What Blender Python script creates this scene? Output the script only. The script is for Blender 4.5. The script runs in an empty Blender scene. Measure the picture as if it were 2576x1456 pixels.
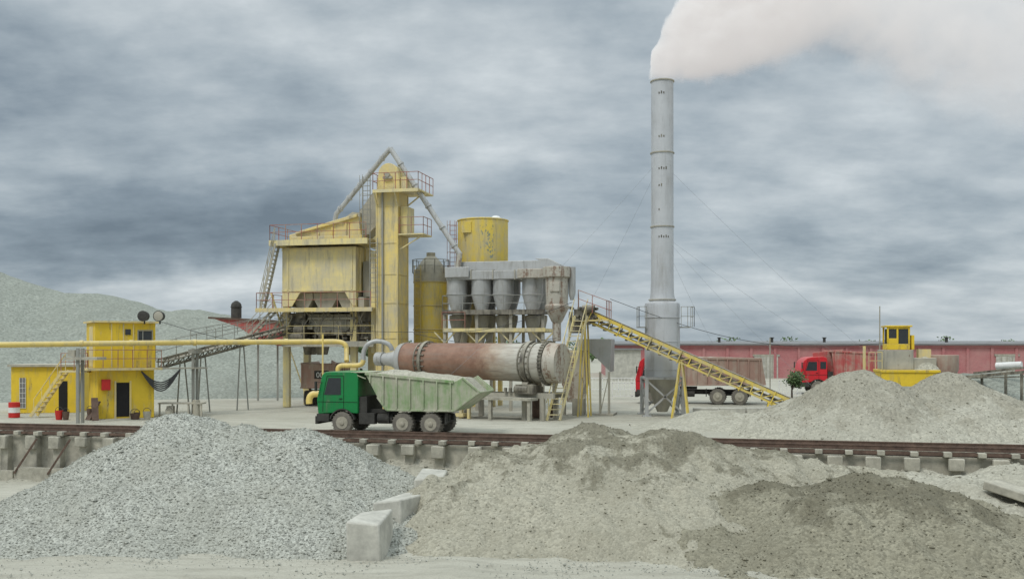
import bpy, math, random
from mathutils import Vector, Matrix, noise
random.seed(7)
sc=bpy.context.scene
F=2504.0; CX=1288.0; HY=872.0; HC=4.0
TH=math.radians(-13.6)
def rad(a): return math.radians(a)

# ------------------------------------------------------------------ frames
class Frame:
    def __init__(s,x,y,th,z=0):
        s.o=(x,y); s.th=th; s.c=math.cos(th); s.s=math.sin(th); s.z=z
    def U(s,px,v=0):
        k=(px-CX)/F
        return (k*(s.o[1]+v*s.c)-s.o[0]+v*s.s)/(s.c-k*s.s)
    def Y(s,px,v=0):
        return s.o[1]+s.U(px,v)*s.s+v*s.c
    def Z(s,py,px,v=0):
        return HC+(HY-py)/F*s.Y(px,v)
    def P(s,px,py,v=0):
        return (s.U(px,v),v,s.Z(py,px,v))
    def world(s,u,v):
        return (s.o[0]+u*s.c-v*s.s, s.o[1]+u*s.s+v*s.c)
def at(px,d): return (px-CX)/F*d
def hz(py,d): return HC+(HY-py)/F*d
W=Frame(0,0,0)
def P(px,py,d): return (at(px,d),d,hz(py,d))
G=Frame(0,62.3,TH)
R=Frame(0,42.2,TH)

class Root:
    def __init__(s,name,frame=W,u=0,v=0,z=0):
        e=bpy.data.objects.new(name,None); sc.collection.objects.link(e)
        x,y=frame.world(u,v); e.location=(x,y,z); e.rotation_euler=(0,0,frame.th)
        e.empty_display_size=.5
        s.e=e; s.off=(u,v,z); s.n=0

class Part:
    def __init__(s,root,name,mat,smooth=40,bevel=0):
        s.root=root; s.name=name; s.mat=mat; s.v=[]; s.f=[]; s.sm=smooth; s.bev=bevel
    def add(s,vs,fs):
        b=len(s.v); s.v+= [tuple(p) for p in vs]; s.f+=[tuple(i+b for i in f) for f in fs]; return s
    def b(s,x0,x1,y0,y1,z0,z1):
        vs=[(x0,y0,z0),(x1,y0,z0),(x1,y1,z0),(x0,y1,z0),(x0,y0,z1),(x1,y0,z1),(x1,y1,z1),(x0,y1,z1)]
        return s.add(vs,[(0,3,2,1),(4,5,6,7),(0,1,5,4),(1,2,6,5),(2,3,7,6),(3,0,4,7)])
    def beam(s,p0,p1,w,h=None,up=(0,0,1)):
        h=h or w; p0=Vector(p0);p1=Vector(p1); t=(p1-p0)
        if t.length<1e-5: return s
        t.normalize(); upv=Vector(up)
        if abs(t.dot(upv))>.98: upv=Vector((0,1,0))
        a=t.cross(upv).normalized(); c=a.cross(t).normalized()
        vs=[]
        for p in (p0,p1):
            for i,j in ((-1,-1),(1,-1),(1,1),(-1,1)):
                vs.append(p+a*(i*w/2)+c*(j*h/2))
        return s.add(vs,[(0,3,2,1),(4,5,6,7),(0,1,5,4),(1,2,6,5),(2,3,7,6),(3,0,4,7)])
    def cyl(s,p0,p1,r0,r1=None,seg=20,cap=True):
        if r1 is None: r1=r0
        p0=Vector(p0);p1=Vector(p1); t=(p1-p0).normalized()
        upv=Vector((0,0,1)) if abs(t.z)<.9 else Vector((0,1,0))
        a=t.cross(upv).normalized(); c=a.cross(t).normalized(); vs=[]
        for p,r in ((p0,r0),(p1,r1)):
            for i in range(seg):
                an=2*math.pi*i/seg; vs.append(p+a*math.cos(an)*r+c*math.sin(an)*r)
        fs=[(i,(i+1)%seg,seg+(i+1)%seg,seg+i) for i in range(seg)]
        if cap: fs+= [tuple(range(seg-1,-1,-1)),tuple(range(seg,2*seg))]
        return s.add(vs,fs)
    def path(s,pts,r,seg=8):
        pts=[Vector(p) for p in pts]; n=len(pts); vs=[]; a=None
        for i,p in enumerate(pts):
            t=(pts[min(i+1,n-1)]-pts[max(i-1,0)]).normalized()
            if a is None:
                upv=Vector((0,0,1)) if abs(t.z)<.9 else Vector((0,1,0)); a=t.cross(upv).normalized()
            else: a=(a-t*a.dot(t)).normalized()
            c=a.cross(t).normalized()
            k=1
            if 0<i<n-1:
                d=(pts[i+1]-p).normalized().dot(t); k=1/max(d,.5)
            for j in range(seg):
                an=2*math.pi*j/seg; vs.append(p+a*math.cos(an)*r*k+c*math.sin(an)*r*k)
        fs=[(i*seg+j,i*seg+(j+1)%seg,(i+1)*seg+(j+1)%seg,(i+1)*seg+j) for i in range(n-1) for j in range(seg)]
        fs+=[tuple(range(seg-1,-1,-1)),tuple(range((n-1)*seg,n*seg))]
        return s.add(vs,fs)
    def prism(s,poly,y0,y1):
        n=len(poly); vs=[(x,y0,z) for x,z in poly]+[(x,y1,z) for x,z in poly]
        fs=[tuple(range(n)),tuple(range(2*n-1,n-1,-1))]+[(i,(i+1)%n,n+(i+1)%n,n+i) for i in range(n)]
        return s.add(vs,fs)
    def lathe(s,c,prof,seg=28,axis='z'):
        vs=[];m=len(prof)
        for r,h in prof:
            for i in range(seg):
                an=2*math.pi*i/seg; a,b=math.cos(an)*r,math.sin(an)*r
                if axis=='z': vs.append((c[0]+a,c[1]+b,c[2]+h))
                elif axis=='y': vs.append((c[0]+a,c[1]+h,c[2]+b))
                else: vs.append((c[0]+h,c[1]+a,c[2]+b))
        fs=[(k*seg+i,k*seg+(i+1)%seg,(k+1)*seg+(i+1)%seg,(k+1)*seg+i) for k in range(m-1) for i in range(seg)]
        fs+=[tuple(range(seg-1,-1,-1)),tuple(range((m-1)*seg,m*seg))]
        return s.add(vs,fs)
    def rail(s,pts,h=1.0,r=.018,sp=1.2):
        r=min(r,.018)
        for a,b in zip(pts[:-1],pts[1:]):
            a=Vector(a);b=Vector(b);n=max(1,round((b-a).length/sp))
            for k in range(n+1):
                p=a.lerp(b,k/n); s.beam(p,p+Vector((0,0,h)),2*r)
            for hh in (h,h*.52): s.beam(a+Vector((0,0,hh)),b+Vector((0,0,hh)),2*r)
        return s
    def ladder(s,p0,p1,w=.5,r=.03,step=.33,side=(1,0,0),cage=False):
        p0=Vector(p0);p1=Vector(p1);a=Vector(side)*w/2; L=(p1-p0).length; r*=.8
        s.beam(p0-a,p1-a,2*r); s.beam(p0+a,p1+a,2*r)
        n=int(L/step)
        for i in range(1,n):
            p=p0.lerp(p1,i/n); s.beam(p-a,p+a,r*1.6)
        if cage:
            for i in range(3,n,3):
                p=p0.lerp(p1,i/n); ring=[p+Vector((math.cos(t)*.38,-.0-math.sin(t)*.7,0)) for t in [k*math.pi/6 for k in range(7)]]
                s.path(ring,.014,4)
            for t in (.25,.5,.75):
                o=Vector((math.cos(t*math.pi)*.38,-math.sin(t*math.pi)*.7,0)); s.beam(p0.lerp(p1,.15)+o,p1+o,.025)
        return s
    def stairs(s,p0,p1,w=.8,side=(0,1,0),step=.25):
        p0=Vector(p0);p1=Vector(p1);a=Vector(side)*w/2
        s.beam(p0-a,p1-a,.05,.16); s.beam(p0+a,p1+a,.05,.16)
        n=max(2,int(abs(p1.z-p0.z)/step)); t=(p1-p0); t.z=0
        t=t.normalized()*.12 if t.length>.01 else Vector((.1,0,0))
        for i in range(1,n):
            p=p0.lerp(p1,i/n); s.add([p-a-t,p+a-t,p+a+t,p-a+t,p-a-t+Vector((0,0,.04)),p+a-t+Vector((0,0,.04)),p+a+t+Vector((0,0,.04)),p-a+t+Vector((0,0,.04))],[(0,3,2,1),(4,5,6,7),(0,1,5,4),(1,2,6,5),(2,3,7,6),(3,0,4,7)])
        return s
    def done(s):
        me=bpy.data.meshes.new(s.name)
        if isinstance(s.root,Root):
            o=s.root.off; vs=[(x-o[0],y-o[1],z-o[2]) for x,y,z in s.v]
        else: vs=s.v
        me.from_pydata(vs,[],s.f); me.update()
        import bmesh
        bm=bmesh.new(); bm.from_mesh(me); bmesh.ops.recalc_face_normals(bm,faces=bm.faces); bm.to_mesh(me); bm.free()
        me.materials.append(s.mat)
        if s.sm:
            me.shade_smooth(); me.set_sharp_from_angle(angle=rad(s.sm))
        ob=bpy.data.objects.new(s.name,me); sc.collection.objects.link(ob)
        if isinstance(s.root,Root): ob.parent=s.root.e
        if s.bev:
            m=ob.modifiers.new('bevel','BEVEL'); m.width=s.bev; m.segments=2; m.limit_method='ANGLE'
        return ob

# ------------------------------------------------------------------ materials
def newmat(name):
    m=bpy.data.materials.new(name); m.use_nodes=True; nt=m.node_tree
    for n in list(nt.nodes): nt.nodes.remove(n)
    out=nt.nodes.new('ShaderNodeOutputMaterial'); bs=nt.nodes.new('ShaderNodeBsdfPrincipled')
    nt.links.new(bs.outputs[0],out.inputs[0]); return m,nt,bs
def N(nt,t,**k):
    n=nt.nodes.new(t)
    for a,b in k.items(): setattr(n,a,b)
    return n
def L(nt,a,b): nt.links.new(a,b)
def rgb(r,g,b):
    f=lambda c:(c/255/12.92 if c/255<=.04045 else ((c/255+.055)/1.055)**2.4)
    return (f(r),f(g),f(b),1)
def mixc(nt,fac,a,b):
    m=N(nt,'ShaderNodeMix',data_type='RGBA')
    if hasattr(fac,'links'): L(nt,fac,m.inputs[0])
    else: m.inputs[0].default_value=fac
    for i,c in ((6,a),(7,b)):
        if hasattr(c,'links'): L(nt,c,m.inputs[i])
        else: m.inputs[i].default_value=c
    return m.outputs[2]
def nz(nt,co,scale,detail=5,rough=.6,sc3=None):
    if sc3:
        mp=N(nt,'ShaderNodeMapping'); mp.inputs['Scale'].default_value=sc3; L(nt,co,mp.inputs[0]); co=mp.outputs[0]
    n=N(nt,'ShaderNodeTexNoise'); n.inputs['Scale'].default_value=scale; n.inputs['Detail'].default_value=detail; n.inputs['Roughness'].default_value=rough
    L(nt,co,n.inputs['Vector']); return n.outputs[0]
def rng(nt,x,a,b,c=0,d=1,smooth=False):
    m=N(nt,'ShaderNodeMapRange'); L(nt,x,m.inputs[0])
    m.inputs[1].default_value=a;m.inputs[2].default_value=b;m.inputs[3].default_value=c;m.inputs[4].default_value=d
    if smooth: m.interpolation_type='SMOOTHSTEP'
    return m.outputs[0]
def mth(nt,op,a,b=None):
    m=N(nt,'ShaderNodeMath',operation=op)
    for i,x in ((0,a),(1,b)):
        if x is None: continue
        if hasattr(x,'links'): L(nt,x,m.inputs[i])
        else: m.inputs[i].default_value=x
    return m.outputs[0]
def bump(nt,bs,h,dist,st=1):
    b=N(nt,'ShaderNodeBump'); b.inputs['Distance'].default_value=dist; b.inputs['Strength'].default_value=st
    L(nt,h,b.inputs['Height']); L(nt,b.outputs[0],bs.inputs['Normal'])
DUST=rgb(194,188,170)
def paint(name,base,dust=.35,rust=.1,rough=.6,metal=0,dustc=None,rustc=(.13,.06,.03,1),scale=1.0,grime=.35):
    m,nt,bs=newmat(name); tc=N(nt,'ShaderNodeTexCoord').outputs['Object']
    n1=nz(nt,tc,.9*scale,6,.65); st=nz(nt,tc,1.0,6,.7,(3*scale,3*scale,.35*scale)); n3=nz(nt,tc,7*scale,4,.7)
    c=mixc(nt,rng(nt,n1,.35,.7),base,tuple(x*.82 for x in base[:3])+(1,))
    f=rng(nt,mth(nt,'ADD',mth(nt,'MULTIPLY',n1,.5),mth(nt,'MULTIPLY',st,.5)),.62-dust*.5,.78-dust*.35)
    geo=N(nt,'ShaderNodeNewGeometry'); sep=N(nt,'ShaderNodeSeparateXYZ'); L(nt,geo.outputs['Normal'],sep.inputs[0])
    up=rng(nt,sep.outputs[2],.25,.8,0,.85)
    f=mth(nt,'MAXIMUM',mth(nt,'MULTIPLY',f,min(1,.45+dust)),mth(nt,'MULTIPLY',up,min(1,dust*2)))
    c=mixc(nt,f,c,dustc or DUST)
    c=mixc(nt,rng(nt,st,.52,.72,0,grime),c,mixc(nt,.5,tuple(x*.4 for x in base[:3])+(1,),(.16,.14,.11,1)))
    if rust>0:
        r=rng(nt,mth(nt,'ADD',mth(nt,'MULTIPLY',st,.6),mth(nt,'MULTIPLY',n3,.4)),.66-rust*.35,.72-rust*.3)
        c=mixc(nt,mth(nt,'MULTIPLY',r,.75),c,rustc)
    L(nt,c,bs.inputs['Base Color']); bs.inputs['Roughness'].default_value=rough; bs.inputs['Metallic'].default_value=metal
    bump(nt,bs,n3,.02,.4); return m
def plain(name,c,rough=.7,metal=0,var=.25,scale=3):
    m,nt,bs=newmat(name); tc=N(nt,'ShaderNodeTexCoord').outputs['Object']
    n=nz(nt,tc,scale,6,.7); L(nt,mixc(nt,rng(nt,n,.3,.7),tuple(x*(1-var) for x in c[:3])+(1,),tuple(min(1,x*(1+var)) for x in c[:3])+(1,)),bs.inputs['Base Color'])
    bs.inputs['Roughness'].default_value=rough; bs.inputs['Metallic'].default_value=metal
    bump(nt,bs,n,.02,.4); return m
def gravel(name,c1,c2,cell=14,bd=.03,contrast=.3,damp=None,zlo=0,zhi=1):
    m,nt,bs=newmat(name); tc=N(nt,'ShaderNodeTexCoord').outputs['Object']
    v=N(nt,'ShaderNodeTexVoronoi'); v.inputs['Scale'].default_value=cell; L(nt,tc,v.inputs['Vector'])
    sp=N(nt,'ShaderNodeSeparateColor'); L(nt,v.outputs['Color'],sp.inputs[0])
    n1=nz(nt,tc,.35,5,.6); n2=nz(nt,tc,3.5,6,.75); n4=nz(nt,tc,.8,6,.7,(1,1,.45))
    c=mixc(nt,sp.outputs[0],tuple(x*(1-contrast) for x in c1[:3])+(1,),tuple(min(1,x*(1+contrast*.8)) for x in c1[:3])+(1,))
    f=rng(nt,mth(nt,'ADD',mth(nt,'MULTIPLY',n1,.6),mth(nt,'MULTIPLY',n2,.4)),.42,.6)
    c=mixc(nt,mth(nt,'MULTIPLY',f,.6),c,c2)
    if damp:
        s2=N(nt,'ShaderNodeSeparateXYZ'); L(nt,tc,s2.inputs[0])
        hgt=rng(nt,s2.outputs[2],zlo,zhi,-.14,.12)
        df=rng(nt,mth(nt,'ADD',mth(nt,'ADD',n4,hgt),mth(nt,'MULTIPLY',n2,.12)),.53,.62)
        dc=mixc(nt,sp.outputs[1],tuple(x*.8 for x in damp[:3])+(1,),tuple(x*1.25 for x in damp[:3])+(1,))
        c=mixc(nt,mth(nt,'MULTIPLY',df,.85),c,dc)
    L(nt,c,bs.inputs['Base Color']); bs.inputs['Roughness'].default_value=.95; bs.inputs['Specular IOR Level'].default_value=.15
    h=mth(nt,'ADD',mth(nt,'MULTIPLY',v.outputs['Distance'],-.8),mth(nt,'MULTIPLY',n2,.9))
    bump(nt,bs,h,bd,.9); return m

M={}
M['yel']=paint('faded_yellow_paint',rgb(230,206,126),.42,.1,grime=.6)
M['yel2']=paint('bright_yellow_paint',rgb(232,198,52),.2,.22,grime=.55)
M['tank']=paint('tank_yellow_paint',rgb(222,196,88),.35,.14,grime=.5)
M['cream']=paint('cream_paint',rgb(234,216,148),.45,.09,grime=.6)
M['pipe']=paint('pipe_yellow_paint',rgb(232,206,120),.25,.05)
M['silver']=paint('silver_paint',rgb(184,185,184),.25,.1,.45,.15,rgb(168,164,154),grime=.65)
M['chim']=paint('chimney_silver_paint',rgb(198,200,203),.15,.03,.42,.2,rgb(184,182,178),scale=.7,grime=.4)
M['silr']=paint('rusty_silver',rgb(190,185,172),.2,.46,.5,.1,rgb(160,132,106),(.17,.08,.042,1),grime=.5)
M['grey']=paint('dusty_grey_steel',rgb(150,147,136),.45,.12)
M['dark']=paint('dark_machinery',rgb(84,79,70),.35,.25)
M['rail']=paint('pale_rail_paint',rgb(195,178,124),.2,.1)
M['redrail']=paint('faded_red_rail_paint',rgb(160,100,86),.3,.1)
M['greyrail']=paint('grey_rail_paint',rgb(150,150,143),.2,.1)
M['rust']=plain('rust_steel',(.12,.078,.058,1),.85,0,.5)
M['conc']=plain('concrete',rgb(180,178,168),.9,0,.3,1.6)
M['conc2']=plain('dirty_concrete',rgb(166,162,148),.95,0,.35,2)
M['black']=plain('black_opening',(.012,.012,.012,1),.9)
M['glass']=plain('dark_glass',(.03,.035,.04,1),.15,0,.1)
M['tyre']=plain('dusty_tyre',rgb(118,113,104),.95,0,.35,4)
M['hub']=plain('dusty_hub',rgb(168,162,146),.9,0,.2,4)
M['chass']=plain('chassis_dark',(.05,.048,.042,1),.85,0,.4)
M['green']=paint('green_cab_paint',rgb(14,130,66),.08,.02,.4,grime=.5)
M['ltgreen']=paint('dusty_green_bed',rgb(104,148,80),.55,.06,.7,0,rgb(186,183,164),scale=1.6,grime=.45)
M['red']=paint('red_cab_paint',rgb(205,32,44),.08,.0,.4,grime=.5)
M['pink']=paint('dusty_red_bed',rgb(180,88,84),.3,.05,.7)
M['brown']=paint('dusty_brown_bed',rgb(166,134,120),.3,.08,.7)
M['white']=plain('white_paint',(.72,.72,.7,1),.6,0,.1)
M['redpl']=plain('red_paint',rgb(190,40,35),.6)
M['wire']=plain('wire_dark',(.06,.06,.06,1),.8)
M['wirel']=plain('wire_grey',(.25,.26,.27,1),.8)
M['sandload']=gravel('load_sand',rgb(178,175,160),rgb(158,155,140),12,.03)

# drum: rusty middle, pale silver toward the feed end
m,nt,bs=newmat('drum_shell'); tc=N(nt,'ShaderNodeTexCoord').outputs['Object']
sp=N(nt,'ShaderNodeSeparateXYZ'); L(nt,tc,sp.inputs[0])
st=nz(nt,tc,1,6,.7,(.6,4,4)); fn=nz(nt,tc,1.6,7,.7)
x=mth(nt,'ADD',sp.outputs[0],mth(nt,'MULTIPLY',mth(nt,'SUBTRACT',fn,.5),2.4))
f=rng(nt,x,-3.7,-1.9)
rustc=mixc(nt,rng(nt,fn,.3,.7),(.2,.105,.07,1),(.34,.2,.14,1))
rustc=mixc(nt,rng(nt,x,-4.4,-3.2,0,.7),rustc,(.46,.36,.26,1))
rustc=mixc(nt,rng(nt,st,.5,.7,0,.4),rustc,(.42,.33,.27,1))
c=mixc(nt,f,rustc,rgb(188,185,174)); c=mixc(nt,rng(nt,st,.46,.72,0,.65),c,(.18,.13,.10,1))
L(nt,c,bs.inputs['Base Color']); bs.inputs['Roughness'].default_value=.6; bs.inputs['Metallic'].default_value=.1
bump(nt,bs,fn,.02,.4); M['drum']=m

# brick warehouse
m,nt,bs=newmat('red_brick'); tc=N(nt,'ShaderNodeTexCoord').outputs['Object']
bk=N(nt,'ShaderNodeTexBrick'); mp=N(nt,'ShaderNodeMapping'); mp.inputs['Rotation'].default_value=(rad(90),0,0); L(nt,tc,mp.inputs[0]); L(nt,mp.outputs[0],bk.inputs[0])
bk.inputs['Scale'].default_value=2.2; bk.inputs['Color1'].default_value=rgb(178,108,110); bk.inputs['Color2'].default_value=rgb(164,96,100); bk.inputs['Mortar'].default_value=rgb(184,136,132); bk.inputs['Mortar Size'].default_value=.012
n=nz(nt,tc,.25,6,.7); L(nt,mixc(nt,rng(nt,n,.38,.68,0,.6),bk.outputs[0],rgb(186,150,144)),bs.inputs['Base Color']); bs.inputs['Roughness'].default_value=.9
M['brick']=m
M['roof']=plain('grey_roof',rgb(126,126,126),.85,0,.25,.6)

# ------------------------------------------------------------------ camera
cam=bpy.data.cameras.new('camera'); co=bpy.data.objects.new('camera',cam); sc.collection.objects.link(co)
co.location=(0,0,HC); co.rotation_euler=(rad(90),0,0); cam.lens=35; cam.sensor_width=36; cam.shift_y=(HY-728)/2576
cam.clip_end=8000; cam.clip_start=.1; sc.camera=co
sc.view_settings.view_transform='Standard'; sc.view_settings.look='None'; sc.view_settings.exposure=0

# ------------------------------------------------------------------ sun + sky
SEL,SAZ=rad(52),rad(215)   # azimuth clockwise from +Y
sd=bpy.data.lights.new('sun','SUN'); sd.energy=1.4; sd.angle=rad(16); sd.color=(1,.97,.92)
so=bpy.data.objects.new('sun',sd); sc.collection.objects.link(so)
dirv=Vector((math.sin(SAZ)*math.cos(SEL),math.cos(SAZ)*math.cos(SEL),math.sin(SEL)))
so.rotation_euler=dirv.to_track_quat('Z','Y').to_euler()
w=bpy.data.worlds.new('World'); sc.world=w; w.use_nodes=True; nt=w.node_tree
for n in list(nt.nodes): nt.nodes.remove(n)
out=N(nt,'ShaderNodeOutputWorld'); bg1=N(nt,'ShaderNodeBackground'); bg2=N(nt,'ShaderNodeBackground'); mx=N(nt,'ShaderNodeMixShader')
sky=N(nt,'ShaderNodeTexSky'); sky.sky_type='NISHITA'; sky.sun_disc=False; sky.sun_elevation=SEL; sky.sun_rotation=SAZ
L(nt,sky.outputs[0],bg1.inputs[0]); bg1.inputs[1].default_value=.1
tc=N(nt,'ShaderNodeTexCoord').outputs['Generated']
sp=N(nt,'ShaderNodeSeparateXYZ'); L(nt,tc,sp.inputs[0])
zz=mth(nt,'ADD',mth(nt,'MAXIMUM',sp.outputs[2],0),.24)
cb=N(nt,'ShaderNodeCombineXYZ'); L(nt,mth(nt,'DIVIDE',sp.outputs[0],zz),cb.inputs[0]); L(nt,mth(nt,'DIVIDE',sp.outputs[1],zz),cb.inputs[1])
pl=cb.outputs[0]
def vm(op,a,b=None):
    m=N(nt,'ShaderNodeVectorMath',operation=op)
    for i,x in ((0,a),(1,b)):
        if x is None: continue
        if hasattr(x,'links'): L(nt,x,m.inputs[i])
        else: m.inputs[i].default_value=x
    return m
wn=N(nt,'ShaderNodeTexNoise'); wn.inputs['Scale'].default_value=5; wn.inputs['Detail'].default_value=5; L(nt,tc,wn.inputs[0])
wv=vm('SCALE',vm('SUBTRACT',wn.outputs['Color'],(.5,.5,.5)).outputs[0]); wv.inputs['Scale'].default_value=.2
D=vm('ADD',tc,wv.outputs[0]).outputs[0]
n1=nz(nt,pl,1.7,8,.56,(.8,1.0,1)); n2=nz(nt,pl,5.5,7,.58,(.8,1.0,1)); n3=nz(nt,D,3.4,5,.5,(1,1,2.2))
val=mth(nt,'ADD',mth(nt,'MULTIPLY',n1,.42),mth(nt,'ADD',mth(nt,'MULTIPLY',n2,.36),mth(nt,'MULTIPLY',n3,.36)))
val=rng(nt,val,.38,.80,.16,1.02)
for (bx,by,rx,ry,am) in [(300,545,950,140,-.36),(850,620,450,100,-.16),(100,230,420,200,-.14),(850,290,380,150,-.06),(1450,480,340,120,-.08),(2350,600,500,90,-.16),(2400,480,300,100,-.06),
    (2080,380,420,140,.24),(560,70,700,150,.12),(350,710,700,80,.22),(1250,150,420,160,.16),(700,430,300,60,.10),(1500,700,900,60,.06),(1000,480,300,70,.06),(2100,700,500,50,.06)]:
    v=Vector(((bx-CX),F,(HY-by))).normalized()
    d=vm('MULTIPLY',vm('SUBTRACT',D,tuple(v)).outputs[0],(F/rx,1.0,F/ry)).outputs[0]
    l=vm('LENGTH',d).outputs['Value']
    val=mth(nt,'ADD',val,rng(nt,l,0,1.15,am,0,True))
cr=N(nt,'ShaderNodeValToRGB'); L(nt,val,cr.inputs[0]); e=cr.color_ramp.elements
e[0].position=0; e[0].color=rgb(112,126,138); e[1].position=1; e[1].color=rgb(222,229,232)
for p,c in ((.25,rgb(136,150,161)),(.5,rgb(166,178,186)),(.75,rgb(194,203,208))):
    k=e.new(p); k.color=c
zen=rng(nt,sp.outputs[2],.33,.95,0,1,True)
zc=vm('MULTIPLY',cr.outputs[0],mixc(nt,zen,(1,1,1,1),(3.1,3.0,2.85,1)))
L(nt,zc.outputs[0],bg2.inputs[0]); bg2.inputs[1].default_value=1.0
mx.inputs[0].default_value=.95; L(nt,bg1.outputs[0],mx.inputs[1]); L(nt,bg2.outputs[0],mx.inputs[2]); L(nt,mx.outputs[0],out.inputs[0])

# ------------------------------------------------------------------ ground (one sheet with the step at the unloading wall)
PIT=-2.3
gm,nt,bs=newmat('dusty_ground'); tc=N(nt,'ShaderNodeTexCoord').outputs['Object']
a=nz(nt,tc,.12,7,.6,(.5,1.4,1)); b_=nz(nt,tc,1.3,7,.7,(.4,1.3,1)); g=nz(nt,tc,14,4,.8)
c=mixc(nt,rng(nt,a,.35,.65),rgb(190,187,173),rgb(170,167,152)); c=mixc(nt,rng(nt,b_,.46,.66,0,.65),c,rgb(150,146,132)); c=mixc(nt,rng(nt,g,.5,.7,0,.5),c,rgb(124,121,109))
L(nt,c,bs.inputs['Base Color']); bs.inputs['Roughness'].default_value=.95; bump(nt,bs,mth(nt,'ADD',b_,mth(nt,'MULTIPLY',g,.3)),.14,.8)
vsz=[-3000,-600,-120,-60,-40]+[-30+i*.5 for i in range(61)]+[.5]
vst=[.5,.52]+[1+i*.6 for i in range(85)]+[60,75,100,150,300,700,1500,4000]
us=[-4000,-1500,-500,-150,-80]+[-50+i*.6 for i in range(168)]+[60,90,160,500,1500,4000]
rows=[(v,PIT) for v in vsz]+[(v,0) for v in vst[1:]]
V=[];FC=[]
for v,z in rows:
    for u in us:
        x,y=R.world(u,v); near=max(0,1-abs(v)/60)*(1 if abs(u)<60 else 0)
        amp=.07 if z==0 else .16
        e_=0 if (.4<v<1.2) else 1
        zz0=z+near*amp*e_*noise.fractal(Vector((x*.35,y*.35,z)),1,2,4)
        V.append((x,y,zz0))
nu=len(us)
for i in range(len(rows)-1):
    for j in range(nu-1):
        FC.append((i*nu+j,i*nu+j+1,(i+1)*nu+j+1,(i+1)*nu+j))
pt=Part(None,'ground',gm,30); pt.add(V,FC); pt.done()

# ------------------------------------------------------------------ piles
def hfun(peaks,x,y,seed,lump):
    wx=x+.7*noise.noise(Vector((x*.5,y*.5,seed)))+.15*noise.noise(Vector((x*2,y*2,seed))); wy=y+.7*noise.noise(Vector((x*.5,y*.5,seed+9)))+.15*noise.noise(Vector((x*2,y*2,seed+5)))
    acc=0; K_=11
    for (cx,cy,H,sl,r0,ex) in peaks:
        d=math.hypot((wx-cx)/ex,wy-cy); an=math.atan2(wy-cy,wx-cx)
        gul=.10*noise.noise(Vector((math.cos(an)*4,math.sin(an)*4,seed+cx)))*min(d,2.5)
        hh=H-sl*(math.sqrt(d*d+r0*r0)-r0)+gul*lump
        acc+=math.exp(K_*hh) if hh>-5 else 0
    h=math.log(acc)/K_ if acc>0 else -6
    fr=noise.fractal(Vector((x*.5,y*.5,seed)),.8,2.1,6)
    rg=abs(noise.noise(Vector((x*.8,y*.7,seed+3))))
    return h+lump*(.22*fr-.30*rg+.06*noise.noise(Vector((x*3.5,y*3.5,seed)))+.03*noise.noise(Vector((x*8,y*8,seed))))
O_=[(1,0,0),(-1,0,0),(0,1,0),(0,-1,0),(0,0,1),(0,0,-1)]
OF_=[(0,2,4),(2,1,4),(1,3,4),(3,0,4),(2,0,5),(1,2,5),(3,1,5),(0,3,5)]
def stone(vs,fs,rnd,x,y,z,s_):
    b0=len(vs); an=rnd.random()*6.3;ca,sa=math.cos(an),math.sin(an)
    for o in O_:
        a=o[0]*s_*rnd.uniform(.7,1.3);b=o[1]*s_*rnd.uniform(.6,1.2);c=o[2]*s_*rnd.uniform(.5,1)
        vs.append((x+a*ca-b*sa,y+a*sa+b*ca,z+c+s_*.2))
    fs+=[tuple(b0+i for i in f) for f in OF_]
def pile(name,peaks,base,bounds,res,mat,seed,lump=1,stones=0,ss=(.03,.06)):
    x0,x1,y0,y1=bounds; nx=int((x1-x0)/res)+1; ny=int((y1-y0)/res)+1; H=[];V=[]
    for j in range(ny):
        for i in range(nx):
            x=x0+i*res;y=y0+j*res;h=hfun(peaks,x,y,seed,lump); H.append(h); V.append((x,y,base+max(h,-.35)))
    used={};vs=[];fs=[]
    for j in range(ny-1):
        for i in range(nx-1):
            q=(j*nx+i,j*nx+i+1,(j+1)*nx+i+1,(j+1)*nx+i)
            if max(H[k] for k in q)<-.3: continue
            r=[]
            for k in q:
                if k not in used: used[k]=len(vs); vs.append(V[k])
                r.append(used[k])
            fs.append(tuple(r))
    keys=[k for k in used if H[k]>-.2]; rnd=random.Random(seed)
    for _ in range(stones):
        p=V[rnd.choice(keys)]; s_=rnd.uniform(*ss)*(2.4 if rnd.random()<.02 else 1)*(1.8 if rnd.random()<.01 else 1)
        stone(vs,fs,rnd,p[0]+rnd.uniform(-res,res)*.5,p[1]+rnd.uniform(-res,res)*.5,p[2],s_)
    me=bpy.data.meshes.new(name); me.from_pydata(vs,[],fs); me.materials.append(mat); me.update()
    me.shade_smooth(); me.set_sharp_from_angle(angle=rad(50))
    o=bpy.data.objects.new(name,me); sc.collection.objects.link(o); return o
mg=gravel('gravel_grey',rgb(168,169,160),rgb(156,156,145),17,.035,.45)
ms=gravel('sand_grey',rgb(164,160,144),rgb(146,142,126),14,.03,.25,rgb(112,108,93),-1.2,1.0)
md=gravel('damp_sand',rgb(142,138,121),rgb(122,118,102),14,.03,.3,rgb(106,102,87),-1.6,-.2)
ml=gravel('pale_sand',rgb(172,169,155),rgb(156,153,139),11,.03,.25,rgb(146,142,128),0,2)
mh=gravel('green_grey_gravel',rgb(148,152,143),rgb(136,140,131),6,.06,.25)
pile('gravel_pile',[(-12.6,38,3.75,.56,.6,1.0),(-10.3,37.5,3.4,.55,.8,1.15),(-8.0,37,3.3,.55,.8,1.0),(-6.6,34.5,1.9,.5,1,1.2),(-13,34,1.6,.45,1,1.3)],PIT,(-23,0,27,46,),.11,mg,3,.5,34000,(.016,.038))
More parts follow.
